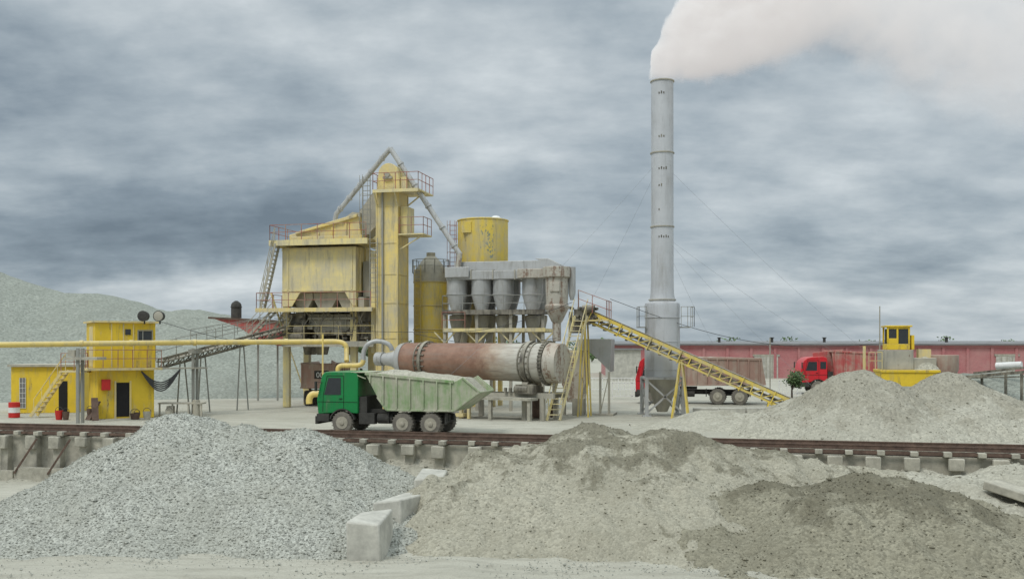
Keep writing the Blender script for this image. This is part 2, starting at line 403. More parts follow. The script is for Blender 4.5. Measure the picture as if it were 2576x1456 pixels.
pile('sand_pile',[(2.8,37,3.5,.56,.5,1.35),(-.6,35.3,2.6,.6,.5,1),(5.9,36.8,3.3,.56,.6,1.3),(9.2,37,2.6,.5,.9,1.2),(0.2,32.8,1.3,.5,.6,1.2),(4.8,33,2.1,.5,.5,1.3),(12.5,37.5,1.8,.45,1,1.5)],PIT,(-6.5,18,26,44.3),.11,ms,11,1.1,6500,(.015,.04))
pile('damp_sand_pile',[(8.4,32.3,1.9,.48,.9,1.2),(11.6,31.3,2.25,.5,1.2,1.2),(13.4,30,1.5,.45,1,1.3)],PIT,(2,21,25,38),.11,md,21,.9,6500,(.015,.04))
pile('gravel_pile',[(18.2,36,2.0,.42,1,1.2),(22,34,2.0,.4,1,1.4),(15.5,37.9,1.7,.42,1,1.4),(12.2,38.3,1.3,.4,1,1.4)],PIT,(8,30,27,41),.14,ml,31,.8,3500,(.02,.05))
pile('sand_pile',[(16.3,46.5,2.95,.52,.3,1.0),(15.4,45,1.7,.5,.5,1)],0,(8,26,39.5,54),.12,ml,41,.6,3500,(.015,.035))
pile('sand_pile',[(20.6,47,2.85,.5,.35,1.0),(22.5,46,1.8,.5,.5,1.1)],0,(13,32,39.5,56),.13,ml,47,.6,3500,(.015,.035))
pile('gravel_pile',[(30,62,2.4,.4,2,1.6),(40,60,3,.4,2,1.6)],0,(20,52,50,72),.3,mh,53,.6)
pile('sand_pile',[(10.6,49.5,.85,.3,.5,1.4)],0,(6,15,45.5,54),.15,ml,57,.4)
pile('gravel_hill',[(-66,98,15.5,.5,4,1.3),(-52,97,10.9,.48,4,1.3),(-41,96,9.2,.45,3,1.2),(-31,95,7.6,.45,3,1.2),(-24,94,5.9,.42,3,1.1),(-19,92,4.2,.4,2,1.0)],0,(-120,-6,66,135),.5,mh,61,.7)
# spoil spilled against the unloading wall
def talus(name,u0,u1,top,seed,mat):
    vs=[];fs=[];nu_=int((u1-u0)/.2);nv=14
    for i in range(nu_+1):
        u=u0+(u1-u0)*i/nu_; t=top+.5*noise.noise(Vector((u*.35,seed,0)))+.2*noise.noise(Vector((u*1.3,seed,4)))
        for j in range(nv+1):
            v=.1-3.4*j/nv; k=j/nv; x,y=R.world(u,v); z=t+(PIT-.25-t)*k**.8+.12*noise.noise(Vector((x,y,seed))); vs.append((x,y,z))
    for i in range(nu_):
        for j in range(nv): a=i*(nv+1)+j; fs.append((a,a+1,a+nv+2,a+nv+1))
    rnd=random.Random(seed)
    for _ in range(int((u1-u0)*60)):
        p=vs[rnd.randrange((nu_+1)*(nv+1))]; stone(vs,fs,rnd,p[0]+rnd.uniform(-.1,.1),p[1]+rnd.uniform(-.1,.1),p[2],rnd.uniform(.02,.07))
    me=bpy.data.meshes.new(name); me.from_pydata(vs,[],fs); me.materials.append(mat); me.shade_smooth(); me.set_sharp_from_angle(angle=rad(50))
    o=bpy.data.objects.new(name,me); sc.collection.objects.link(o)
talus('spoil_bank',-8,45,-.62,5,ml); talus('spoil_bank',-45,-8,-1.9,8,ml)
# loose stones over the pit floor
vs=[];fs=[];rnd=random.Random(99)
for _ in range(12000):
    y=rnd.uniform(22,33); x=rnd.uniform(-.62,.62)*y; 
    if noise.noise(Vector((x*.4,y*.8,2)))<rnd.uniform(-.5,.3): continue
    stone(vs,fs,rnd,x,y,PIT+.02,rnd.uniform(.012,.035)*(2 if rnd.random()<.03 else 1))
me=bpy.data.meshes.new('loose_stones'); me.from_pydata(vs,[],fs); me.materials.append(mg); o=bpy.data.objects.new('loose_stones',me); sc.collection.objects.link(o)

# ------------------------------------------------------------------ concrete blocks divider
pbm=M['conc']
for i,(x,y,zt,rz,l) in enumerate([(-4.3,30.4,-1.15,10,1.9),(-3.65,33.3,-1.0,-8,2.1),(-2.9,36.0,-.6,12,2.2)]):
    bx=Root('concrete_block',W,x,y,PIT); pb=Part(bx,'block',pbm,30,.06)
    a=rad(rz)-rad(14); wd=1.0; vs=[]
    for z in (PIT-.2,zt):
        for sx,sy in ((-1,-1),(1,-1),(1,1),(-1,1)):
            X=sx*wd/2;Yy=sy*l/2; vs.append((x+X*math.cos(a)-Yy*math.sin(a)+random.uniform(-.07,.07),y+X*math.sin(a)+Yy*math.cos(a),z+random.uniform(-.12,.12)))
    pb.add(vs,[(0,3,2,1),(4,5,6,7),(0,1,5,4),(1,2,6,5),(2,3,7,6),(3,0,4,7)])
    ob=pb.done()
bx=Root('concrete_slab',W,17.2,33,-1)
pb=Part(bx,'slab',M['conc2'],30,.04); pb.beam((16.6,34.5,-.75),(18.0,32.0,-1.25),.9,.3); pb.done()

# ------------------------------------------------------------------ railway on the unloading wall
rt=Root('railway_track',R,0,0,0)
p=Part(rt,'rails',M['rust'])
for v in (-.3,1.22):
    p.b(-60,60,v-.07,v+.07,.03,.05); p.b(-60,60,v-.02,v+.02,.05,.17); p.b(-60,60,v-.04,v+.04,.17,.21)
p.b(-60,60,-.56,-.5,-.12,.0); p.b(-60,60,-.12,-.05,-.2,-.02)
p.done()
p=Part(rt,'sleepers',M['conc2'],30,.02)
for i in range(75):
    u=-45+i*1.17+random.uniform(-.1,.1); p.b(u-.14,u+.14,-.72+random.uniform(-.12,.1),1.9,-.16,.02+random.uniform(-.01,.01))
p.done()
uw=Root('concrete_retaining_wall',R,0,0,PIT)
p=Part(uw,'pillars',M['conc2'],30,.04)
for i in range(62):
    u=-45+i*1.45+random.uniform(-.12,.12); p.b(u-.2,u+.2,-.62,.0,PIT-.1,-.21)
    if random.random()<.85: p.b(u-.28,u+.28,-.92+random.uniform(0,.08),-.63,-.72+random.uniform(-.12,.12),-.2)
p.done()
p=Part(uw,'wall',M['conc2'],30); p.b(-60,60,-.3,.46,PIT-.2,-.2)
for i in range(30):
    u=-45+i*3.05; p.b(u,u+2.9+random.uniform(-.1,.1),-1.25+random.uniform(-.08,.08),-.95,PIT-.1,-1.72+random.uniform(-.12,.12))
p.done()
p=Part(uw,'leaning_bars',M['rust'])
for u in (-25.3,-23.2,-21.4): p.beam((u-.4,-1.3,PIT+.4),(u+.5,-.9,-.3),.08)
p.done()

# ------------------------------------------------------------------ trucks
def wheel(pw,ph,x,y,z,r,wd,sgn):
    pw.lathe((x,y,z),[(r*.55,-wd/2),(r*.93,-wd/2),(r,-wd/2+.06),(r,wd/2-.06),(r*.93,wd/2),(r*.55,wd/2)],28,'y')
    for k in range(22):
        a=k/22*2*math.pi
        pw.beam((x+math.cos(a)*(r+.005),y-wd/2+.02,z+math.sin(a)*(r+.005)),(x+math.cos(a)*(r+.005),y+wd/2-.02,z+math.sin(a)*(r+.005)),.07,.03)
    f=sgn*wd/2
    ph.lathe((x,y+f,z),[(r*.58,.02*sgn),(r*.56,.0),(r*.5,-.09*sgn),(r*.25,-.07*sgn),(r*.22,.06*sgn),(r*.1,.08*sgn)],20,'y')
def truck(name,frame,u0,v0,sc_,cabm,bedm,bedprof,cabtop,axles,length,rot=0,load=True,kind=0):
    fr=Frame(*frame.world(u0,v0),frame.th+rot); root=Root(name,fr,0,0); r=.5; wdt=2.4
    root.e.scale=(sc_,)*3
    pw=Part(root,'tyres',M['tyre'],30); ph=Part(root,'wheel_hubs',M['hub'])
    for i,x in enumerate(axles):
        for y,sg in ((.16 if i==0 else .24,-1),(wdt-.16 if i==0 else wdt-.24,1)):
            wheel(pw,ph,x,y,r,r,.3 if i==0 else .5,sg)
    pw.done(); ph.done()
    p=Part(root,'chassis',M['chass'])
    p.b(.6,length-.9,.75,.95,.62,.9); p.b(.6,length-.9,1.45,1.65,.62,.9)
    for x in axles: p.cyl((x,.3,r),(x,2.1,r),.09)
    p.b(0,.16,.05,2.35,.42,.78); p.b(.1,.5,.1,2.3,.55,.9)
    p.b(2.15,2.9,.12,.5,.45,.95); p.b(2.1,2.5,.2,2.2,.85,1.7); p.cyl((3.0,.42,.7),(3.75,.42,.7),.24)
    p.b(2.3,3.9,.55,.62,.95,1.12); p.b(length-1.2,length-1.05,.1,2.3,.5,.75)
    p.beam((axles[1]-.6,.6,.62),(axles[2]+.6,.6,.62),.1,.14)
    for x in (axles[1]-.72,axles[2]+.66): p.b(x-.02,x+.02,.1,.5,.5,1.0)
    p.done()
    z0=.88; ax=axles[0]; zt=cabtop
    if kind==0: prof=[(.14,z0),(.08,1.55),(.12,1.75),(.34,zt-.16),(.5,zt-.03),(.75,zt),(1.9,zt),(2.05,zt-.06),(2.12,zt-.2),(2.12,z0+.05)]
    else: prof=[(.05,.75),(.03,1.6),(.08,1.8),(.3,zt-.25),(.55,zt-.02),(.9,zt+.05),(1.75,zt+.1),(2.0,zt),(2.05,zt-.2),(2.05,z0+.05)]
    ar=[(ax+math.cos(t)*.62,.5+math.sin(t)*.62) for t in [math.pi*k/12 for k in range(0,13)]]
    prof=prof+[q for q in ar if q[1]>=z0-.02 and .2<q[0]<2.0]
    p=Part(root,'cab',cabm,35,.035); p.prism(prof,.05,2.35); p.done()
    p=Part(root,'mudguards',M['chass'])
    for y0,y1 in ((.0,.42),(1.98,2.4)):
        for q0,q1 in zip(ar[1:-2],ar[2:-1]): p.beam((q0[0],(y0+y1)/2,q0[1]),(q1[0],(y0+y1)/2,q1[1]),y1-y0,.05)
    p.b(.1,.7,-.01,.4,.55,.9); p.done()
    wz0,wz1=1.78,zt-.3
    p=Part(root,'windows',M['glass'])
    for y0,y1 in ((.035,.06),(2.34,2.365)):
        p.prism([(.45,wz0),(1.28,wz0),(1.28,wz1),(.66,wz1)],y0,y1)
        if kind: p.prism([(1.52,wz0+.12),(1.95,wz0+.12),(1.95,wz1),(1.52,wz1)],y0,y1)
    dx=.03
    p.add([(.155-dx,.25,1.85),(.155-dx,2.15,1.85),(.33-dx,2.15,zt-.25),(.33-dx,.25,zt-.25),(.2,.25,1.85),(.2,2.15,1.85),(.4,2.15,zt-.25),(.4,.25,zt-.25)],[(0,1,2,3),(7,6,5,4),(0,4,5,1),(1,5,6,2),(2,6,7,3),(3,7,4,0)])
    p.done()
    p=Part(root,'door_seams',M['black'])
    for y in (.043,2.357):
        for a,b in (((.38,1.0),(.4,1.75)),((1.42,1.15),(1.42,zt-.2)),((.4,1.75),(.6,zt-.2)),((.6,zt-.2),(1.42,zt-.2)),((.14,1.45),(2.1,1.45))):
            p.beam((a[0],y,a[1]),(b[0],y,b[1]),.015,.018)
        p.beam((1.2,y-.01,1.6),(1.35,y-.01,1.6),.03,.04)
    for z in (1.05,1.18,1.31,1.44): p.b(.06,.1,.6,1.8,z,z+.06)
    p.done()
    p=Part(root,'mirrors',M['chass'])
    for y,s_ in ((.05,-1),(2.35,1)):
        p.beam((.35,y,2.35),(.15,y+s_*.22,2.35),.025); p.b(.1,.16,y+s_*.22-.09,y+s_*.22+.09,1.95,2.4)
    p.done()
    p=Part(root,'headlights',M['hub']); p.cyl((-.02,.4,.62),(.02,.4,.62),.1); p.cyl((-.02,2.0,.62),(.02,2.0,.62),.1); p.done()
    p=Part(root,'dump_bed_sides',bedm,30,.015)
    p.prism(bedprof,0,.06); p.prism(bedprof,2.34,2.4)
    top0,top1=bedprof[0],bedprof[1]
    def strip(a,b): p.beam((a[0],1.2,a[1]),(b[0],1.2,b[1]),2.3,.06,(0,0,1) if abs(a[0]-b[0])>.2 else (1,0,0))
    for a,b in zip(bedprof[2:],bedprof[3:]+[bedprof[0]]):
        if not(kind==0 and a==bedprof[2]): strip(a,b)
    def inz(x,which):
        zs=[]
        for a,b in zip(bedprof,bedprof[1:]+[bedprof[0]]):
            if (a[0]-x)*(b[0]-x)<=0 and a[0]!=b[0]: zs.append(a[1]+(b[1]-a[1])*(x-a[0])/(b[0]-a[0]))
        return (max(zs) if which else min(zs)) if zs else None
    for y in (-.03,2.43):
        p.beam((top0[0],y,top0[1]),(top1[0],y,top1[1]),.08,.14)
        xa,xb=top0[0]+.25,top1[0]-.15; k=max(4,int((xb-xa)/.62))
        for i in range(k+1):
            x=xa+(xb-xa)*i/k; a,b=inz(x,0),inz(x,1)
            if a is None or b-a<.2: continue
            p.beam((x,y,a+.02),(x,y,b-.05),.1,.07,(1,0,0))
        bl=[q for q in bedprof[2:]]
        for a,b in zip(bl[:-1],bl[1:]): p.beam((a[0],y,a[1]),(b[0],y,b[1]),.06,.09)
    if kind==0: p.b(1.75,top0[0]+.1,.05,2.35,top0[1]+.02,top0[1]+.07); p.beam((1.8,.08,top0[1]),(top0[0],.08,top0[1]-.25),.05); p.beam((1.8,2.32,top0[1]),(top0[0],2.32,top0[1]-.25),.05)
    p.done()
    if load:
        q=[];fs=[];nx,ny=34,12
        line=[top0,top1] if kind else [bedprof[0],bedprof[1],(7.1,2.5),(7.75,1.95)]
        xs_=line[0][0]+.08; xe=line[-1][0]-.02
        for i in range(nx+1):
            x=xs_+(xe-xs_)*i/nx; t=i/nx
            for a,b in zip(line[:-1],line[1:]):
                if a[0]<=x<=b[0]+1e-6: zt_=a[1]+(b[1]-a[1])*(x-a[0])/(b[0]-a[0]); break
            for j in range(ny+1):
                y=.07+2.26*j/ny; e=math.sin(math.pi*j/ny)**.6*min(1,t*6+.05)*min(1,(1-t)*4+.1)
                q.append((x,y,zt_-.06+.30*e*load*1.2+.12*e*noise.noise(Vector((x*1.6,y*1.6,3)))))
        for i in range(nx):
            for j in range(ny): fs.append((i*(ny+1)+j,(i+1)*(ny+1)+j,(i+1)*(ny+1)+j+1,i*(ny+1)+j+1))
        p=Part(root,'sand_load',M['sandload']); p.add(q,fs); p.done()
    return root
ku=Frame(at(792,46.3),46.3,TH)
kamprof=[(2.5,2.78),(6.75,2.42),(7.15,2.62),(7.95,1.98),(7.75,1.85),(6.75,1.12),(3.55,1.12),(3.1,1.7)]
truck('dump_truck',ku,0,0,1,M['green'],M['ltgreen'],kamprof,2.86,[1.35,4.3,5.65],7.2,load=.8)
boxprof=[(2.35,2.95),(7.9,2.85),(8.15,1.3),(2.6,1.2)]
hu=Frame(at(1597,70.2),70.2,TH)
truck('dump_truck',hu,0,0,1.1,M['red'],M['brown'],boxprof,2.95,[1.35,5.2,6.55],8.2,kind=1,load=.3)
hu=Frame(at(2012,84),84,rad(-4))
truck('dump_truck',hu,0,0,1.12,M['red'],M['pink'],[(2.35,3.25),(7.6,2.95),(7.9,1.3),(2.6,1.2)],2.75,[1.35,5.0,6.35],8.2,kind=1,load=.3)
# truck standing under the mixer, tailgate toward the camera
tr=truck('dump_truck',Frame(at(803,67)-.75,67+7.1,rad(-94)),0,0,1,M['brown'],M['brown'],[(2.35,2.9),(6.9,2.85),(7.1,1.25),(2.6,1.2)],2.7,[1.35,4.6,5.95],7.2,kind=1,load=False)
p=Part(tr,'tailgate',M['brown'],30,.01); p.b(7.08,7.16,.05,2.35,1.2,2.9)
for y in (.1,2.3): p.b(7.16,7.22,y-.05,y+.05,1.2,2.9)
p.b(7.16,7.21,.15,2.25,1.25,1.35); p.b(7.16,7.21,.15,2.25,2.75,2.85); p.done()
p=Part(tr,'number_panel',M['chass']); p.b(7.165,7.18,.95,1.95,1.85,2.4); p.done()
tcv=bpy.data.curves.new('number','FONT'); tcv.body='003'; tcv.size=.5; tcv.extrude=.004; tcv.align_x='CENTER'
to=bpy.data.objects.new('number_text',tcv); sc.collection.objects.link(to); to.parent=tr.e; to.location=(7.19,1.45,1.95); to.rotation_euler=(rad(90),0,rad(90)); tcv.materials.append(M['white'])

# ------------------------------------------------------------------ mixing tower
def gz(py,px,v=0): return G.Z(py,px,v)
def gu(px,v=0): return G.U(px,v)
T=Root('asphalt_mixing_tower',G,gu(820,2),2)
uL,uR=gu(710),gu(895); dp=3.6
p=Part(T,'hot_bin_body',M['cream'],30,.02)
zt,zb=gz(622,800),gz(735,800); zbb=gz(770,800)
p.prism([(uL,zt),(uL,zbb),(uL+.7,zbb),(uL+1.3,zb),(uR-.8,zb),(uR-.2,zbb),(uR,zbb),(uR,zt)],0,.08)
p.b(uL,uR,.08,dp,zb+.05,zt)
p.prism([(uL,zt),(uL,zbb),(uL+.1,zbb),(uL+.1,zt)],.081,dp)
p.done()
p=Part(T,'bin_stiffeners',M['cream'])
for px in (725,885): p.b(gu(px)-.05,gu(px)+.05,-.05,-.001,zb,zt-.02)
for z in (zt-.15,zb+.12): p.b(uL-.02,uR+.02,-.05,-.002,z-.04,z+.04)
for v in (.7,1.6,2.5,3.4): p.b(uR+.001,uR+.09,v-.05,v+.05,zb,zt)
p.done()
p=Part(T,'side_screen_box',M['grey'],30,.02); p.b(uR+.09,uR+.6,1.0,3.2,zb-.3,zt-.9); p.b(uR+.09,uR+.5,.2,3.0,zb-1.0,zb-.35); p.done()
p=Part(T,'top_deck',M['cream'],30); zd=gz(605,800); 
dL,dR=gu(678,-.7),gu(925,-.7)
p.b(dL,dR,-.8,dp+.8,zd-.1,zd); p.b(dL,dR,-.8,-.6,zd-.36,zd-.101); p.b(dL,dL+.15,-.6,dp+.8,zd-.36,zd-.101)
for i in range(9): 
    x=dL+(dR-dL)*(i+.5)/9; p.b(x-.05,x+.05,-.6,dp+.7,zd-.3,zd-.101)
p.done()
p=Part(T,'deck_railing',M['redrail']); p.rail([(dR-.1,-.75,zd),(dL+.05,-.75,zd),(dL+.05,dp+.75,zd)],1.0,.025); p.done()
p=Part(T,'deck_railing_back',M['rail']); p.rail([(dL+.05,dp+.75,zd),(dR-.1,dp+.75,zd)],1.0); p.done()
p=Part(T,'vibrating_screen_cover',M['yel'],30,.03)
q=lambda px,py:(gu(px,.6),gz(py,px,.6))
p.prism([q(733,604),q(733,592),q(800,572),q(870,548),q(905,545),q(915,604)],.3,3.1); 
p.prism([q(750,592),q(752,586),q(850,556),q(905,540),q(905,548),q(850,565)],.1,.298)
for px in (765,800,835,870): p.b(gu(px,.2)-.05,gu(px,.2)+.05,.2,.298,gz(604,px,.2),gz(604-(px-733)*.36,px,.2)-.1)
p.b(gu(733,0),gu(912,0),-.1,.09,zd+.02,zd+.28)
p.done()
p=Part(T,'dusty_chute',M['grey'],30); p.prism([q(880,560),q(935,480),q(950,480),q(950,560),q(912,596),q(880,585)],.9,2.2); p.prism([q(868,545),q(885,533),q(905,535),q(905,560),q(868,562)],.7,1.9); p.done()
# legs
p=Part(T,'columns',M['cream'],30,.02)
for u in (uL+.22,uR-.22):
    p.b(u-.22,u+.22,.09,.42,0,zb-.01); p.b(u-.22,u+.22,dp-.41,dp-.05,0,zb-.01)
p.b(gu(940,.2)-.15,gu(940,.2)+.15,.1,.4,3.6,zt-.3); p.done()
p=Part(T,'braces',M['cream'])
zf2=gz(860,800); 
p.beam((uL+.2,.2,zf2),(uL-.9,.2,gz(735,800)),.1)
p.beam((uL+.2,dp-.2,.3),(uL-1.3,dp-.2,zf2),.07); p.done()
# mixer floor
z1=gz(775,800); fl=gu(648,-.6); fr_=gu(940,-.6)
p=Part(T,'mixer_floor',M['yel']); p.b(fl,fr_,-.9,dp+.5,z1-.1,z1); p.b(fl,fr_,-.92,-.8,z1-.26,z1-.101); p.done()
p=Part(T,'mixer_floor_railing',M['redrail']); p.rail([(fr_-.1,-.85,z1),(fl+.05,-.85,z1),(fl+.05,dp+.4,z1)],1.0); p.done()
p=Part(T,'weigh_hoppers',M['grey'],30,.02)
for px0,px1 in ((740,790),(792,850),(852,905)):
    a,b=gu(px0,.8),gu(px1,.8); p.prism([(a,zb+.0),(b,zb+.0),(b,zb-.4),(b-.35,z1+.02),(a+.35,z1+.02),(a,zb-.4)],.6,2.8)
p.done()
z2=gz(858,800); 
p=Part(T,'pugmill_mixer',M['grey'],35,.03)
p.prism([(gu(780,.4),z1-.4),(gu(890,.4),z1-.4),(gu(890,.4),z1-1.0),(gu(868,.4),z2+.4),(gu(800,.4),z2+.4),(gu(780,.4),z1-1.0)],.2,2.9)
p.b(gu(775,0),gu(895,0),-.1,.19,z1-.75,z1-.6); p.cyl((gu(900,1),1,z2+.9),(gu(925,1),1,z2+.9),.4)
for px in (800,835,868): p.b(gu(px)-.05,gu(px)+.05,.1,.199,z2+.5,z1-.41)
p.done()
p=Part(T,'machinery',M['dark'],35,.02)
p.b(gu(725,.5),gu(772,.5),.3,1.6,z2+.1,z1-.3); p.cyl((gu(745,.2),.1,z2+.7),(gu(772,.2),.1,z2+.7),.38); p.b(gu(728,2),gu(905,2),2.95,3.3,z2+.01,z1-.15)
p.cyl((gu(730,-.1),-.1,z2+.3),(gu(765,-.1),-.1,z2+.3),.25); p.b(gu(900,.5),gu(938,.5),.5,1.8,z2+.1,z2+.6); p.b(gu(905,.5),gu(925,.5),.4,1.2,z1-.9,z1-.2)
for i in range(40):
    x=random.uniform(gu(725),gu(925)); y=random.uniform(-.4,.4); z=random.uniform(z2+.05,z1-.5); s_=random.uniform(.08,.26); p.b(x,x+s_*1.5,y,y+s_,z,z+s_)
for i in range(14):
    x=random.uniform(gu(725),gu(925)); p.path([(x,-.3,z2+.1),(x+random.uniform(-.3,.3),-.4,z2+1),(x+random.uniform(-.8,.8),-.3,z1-.1)],.04,6)
p.done()
p=Part(T,'lower_floor',M['grey']); p.b(gu(712,-.5),gu(942,-.5),-.7,dp+.3,z2-.12,z2); p.b(gu(712,-.5),gu(942,-.5),-.72,-.6,z2-.36,z2-.121); p.done()
p=Part(T,'lower_floor_railing',M['rail']); p.rail([(gu(940,-.65),-.65,z2),(gu(722,-.65),-.65,z2)],1.0); p.done()
p=Part(T,'discharge_chutes',M['dark'],35)
for px in (775,805,880): 
    u=gu(px,1); p.prism([(u-.35,z2-.15),(u+.35,z2-.15),(u+.15,z2-.9),(u-.15,z2-.9)],.8,1.9)
p.done()
p=Part(T,'stairs',M['grey']); 
p.stairs((fl+.3,-.5,z1),(uL-.1,-.5,zd-.2),.6); p.rail([(fl+.3,-.85,z1+.2),(uL-.1,-.85,zd)],.9,.02); p.done()
p=Part(T,'lower_stairs',M['grey']); p.stairs((gu(610,0),1,z2+.3),(fl+.5,1,z1),.7); p.rail([(gu(610,0),.6,z2+.3),(fl+.5,.6,z1)],.9,.02); p.stairs((fl-.3,1.5,z2),(uL-.3,1.5,z1),.6); p.done()

# bucket elevator
EL=Root('bucket_elevator',G,gu(975,.5),.5)
e0,e1=gu(947,-.3),gu(1000,-.3); ev0,ev1=-.3,1.7; ez=gz(482,975)
p=Part(EL,'casing',M['yel'],30,.02); p.b(e0,e1,ev0,ev1,0,ez); p.done()
p=Part(EL,'flanges',M['yel'])
for py in (520,612,690,762,850,930): 
    z=gz(py,975); p.b(e0-.035,e1+.035,ev0-.035,ev1+.035,z-.03,z+.03)
for x in (e0+.01,e1-.01): p.b(x-.04,x+.04,ev0-.04,ev0-.001,0.1,ez-.02)
for v in (ev0+.05,ev1-.05): p.b(e1+.001,e1+.04,v-.04,v+.04,0.1,ez-.02)
p.done()
p=Part(EL,'cable_duct',M['greyrail']); p.b(gu(962,-.4)-.05,gu(962,-.4)+.05,-.44,-.345,1,ez); p.done()
p=Part(EL,'head',M['yel'],40,.02)
hL,hR=gu(953,-.1),gu(1003,-.1); hz1=gz(412,975); mr=(hR-hL)/2; mc=(hL+hR)/2
arc=[(mc+math.cos(t)*mr,hz1-mr+math.sin(t)*mr) for t in [math.pi*k/12 for k in range(13)]]
p.prism([(hL-.1,ez),(hR+.1,ez),(hR+.05,ez+.8)]+arc+[(hL-.05,ez+.8)],-.2,1.6); p.b(hR+.1,hR+.5,.0,1.3,ez+.0,ez+.9); p.done()
p=Part(EL,'head_shaft',M['grey']); p.cyl((mc,-.45,hz1-mr-.1),(mc,1.9,hz1-mr-.1),.16); p.b(mc-.3,mc+.3,-.4,-.201,hz1-mr-.35,hz1-mr-.2); p.done()
p=Part(EL,'top_platform',M['cream']); tl,tr_=gu(938,-.9),gu(1052,-.9); p.b(tl,tr_,-.95,2.2,ez-.08,ez); p.b(tl,tr_,-.97,-.9,ez-.2,ez-.081)
p.beam((e0+.05,-.9,ez-.1),(e0+.05,-.3,ez-1.0),.08);p.beam((e1,-.9,ez-.1),(e1,-.3,ez-1.0),.08);p.beam((tr_-.1,.5,ez-.1),(e1,.5,ez-1.2),.08); p.done()
p=Part(EL,'top_railing',M['redrail']); p.rail([(tl,2.1,ez),(tl,-.9,ez),(tr_,-.9,ez),(tr_,2.1,ez)],1.05,.022,.8); p.done()
zm=gz(588,1050); p=Part(EL,'side_platform',M['cream']); ml_=gu(1068,0); p.b(e1+.05,ml_,-.3,1.5,zm-.08,zm); p.beam((ml_-.1,0,zm-.1),(e1,0,zm-1),.07); p.b(e1+.05,e1+.5,.1,1.5,zm+.0,zm+1.8); p.done()
p=Part(EL,'side_railing',M['redrail']); p.rail([(e1+.1,-.25,zm),(ml_,-.25,zm),(ml_,1.4,zm)],1.05,.022,.8); p.done()
p=Part(EL,'ladder',M['greyrail']); lx=gu(922,-.2); p.ladder((lx,-.2,zd),(lx,-.2,ez+1.0),.5,.03,.3,cage=True); lx=gu(940,-.5); p.ladder((lx,-.5,z1),(lx,-.5,zd),.5,.03,.3); p.done()
apex=(gu(982,.3),.3,gz(374,982,.3))
p=Part(EL,'inverted_v_pipes',M['silver']); p.path([(gu(842,1.3),1.3,gz(560,842,1.3)),(gu(846,1.3),1.3,gz(538,846,1.3)),apex],.17,12)
p.path([apex,(gu(1157,.3),.3,gz(640,1157,.3))],.17,12)
for t in (.15,.35,.55,.75,.92):
    a=Vector(apex);b=Vector((gu(1157,.3),.3,gz(640,1157,.3))); d=(b-a).normalized(); c=a.lerp(b,t); p.cyl(c-d*.05,c+d*.05,.22)
    b=Vector((gu(846,1.3),1.3,gz(538,846,1.3))); d=(b-a).normalized(); c=a.lerp(b,t); p.cyl(c-d*.05,c+d*.05,.22)
p.done()
p=Part(EL,'rusty_spout',M['silr']); p.path([(gu(1157,.3),.3,gz(636,1157,.3)),(gu(1155,.3),.3,gz(655,1155,.3)),(gu(1148,.3),.3,gz(700,1148,.3))],.17,10); p.done()

# ------------------------------------------------------------------ silos
S1=Root('filler_silo',G,gu(1082,4),4)
c=(gu(1084,4),4,0); rr=(gu(1125,4)-gu(1043,4))/2; zt_=gz(690,1084,4)
p=Part(S1,'shell',M['tank'],30); p.lathe(c,[(.3,1.0),(rr,3.2),(rr,zt_)],36); p.done()
p=Part(S1,'grey_top_band',M['grey'],30); p.lathe(c,[(rr+.02,zt_-.6),(rr+.02,zt_+.02),(rr*.95,zt_+.25),(rr*.45,gz(652,1084,4)),(.3,gz(645,1084,4)),(.3,gz(636,1084,4))],36); p.done()
p=Part(S1,'legs_and_ladder',M['rail']); 
for a in (45,135,225,315): p.beam((c[0]+rr*.9*math.cos(rad(a)),4+rr*.9*math.sin(rad(a)),0),(c[0]+rr*.9*math.cos(rad(a)),4+rr*.9*math.sin(rad(a)),3.6),.2)
p.ladder((c[0]-.5,4-rr-.15,1),(c[0]-.5,4-rr-.15,zt_+.5),.45,.025,.3)
for k in range(4):
    z=zt_-.6-k*1.6; p.lathe((c[0],4,z),[(rr+.001,0),(rr+.05,.01),(rr+.05,.07),(rr+.001,.08)],36)
p.done()
p=Part(S1,'top_railing',M['greyrail']); rg=[(c[0]+(rr+.1)*math.cos(k*math.pi/6),4+(rr+.1)*math.sin(k*math.pi/6),zt_+.05) for k in range(13)]; p.rail(rg,.9,.02,2); p.done()
S2=Root('bitumen_storage_tank',G,gu(1215,4.5),4.5)
c=(gu(1215,4.5),4.5,0); rr=(gu(1276,4.5)-gu(1154,4.5))/2; zt_=gz(556,1215,4.5); zb_=gz(700,1215,4.5)
p=Part(S2,'shell',M['tank'],30); p.lathe(c,[(.4,gz(800,1215,4.5)),(rr,zb_),(rr,zt_),(rr*.96,zt_+.06)],40); p.done()
p=Part(S2,'rim_bands',M['tank'],30)
for z in (zt_-.05,zb_+.1): p.lathe((c[0],4.5,z),[(rr+.001,0),(rr+.05,.01),(rr+.05,.07),(rr+.001,.08)],40)
p.done()
p=Part(S2,'roof_vent',M['white']); p.lathe((c[0]+.9,4.5,zt_+.05),[(.35,0),(.35,.12),(.2,.25),(.05,.28)],20); p.done()
p=Part(S2,'hatch',M['tank']); p.b(c[0]-1.0,c[0]-.35,4.5-rr-.03,4.5-rr+.3,zt_-.95,zt_-.25); p.done()
p=Part(S2,'flaking_paint',paint('blue_flaking',rgb(140,146,124),.3,.3)); 
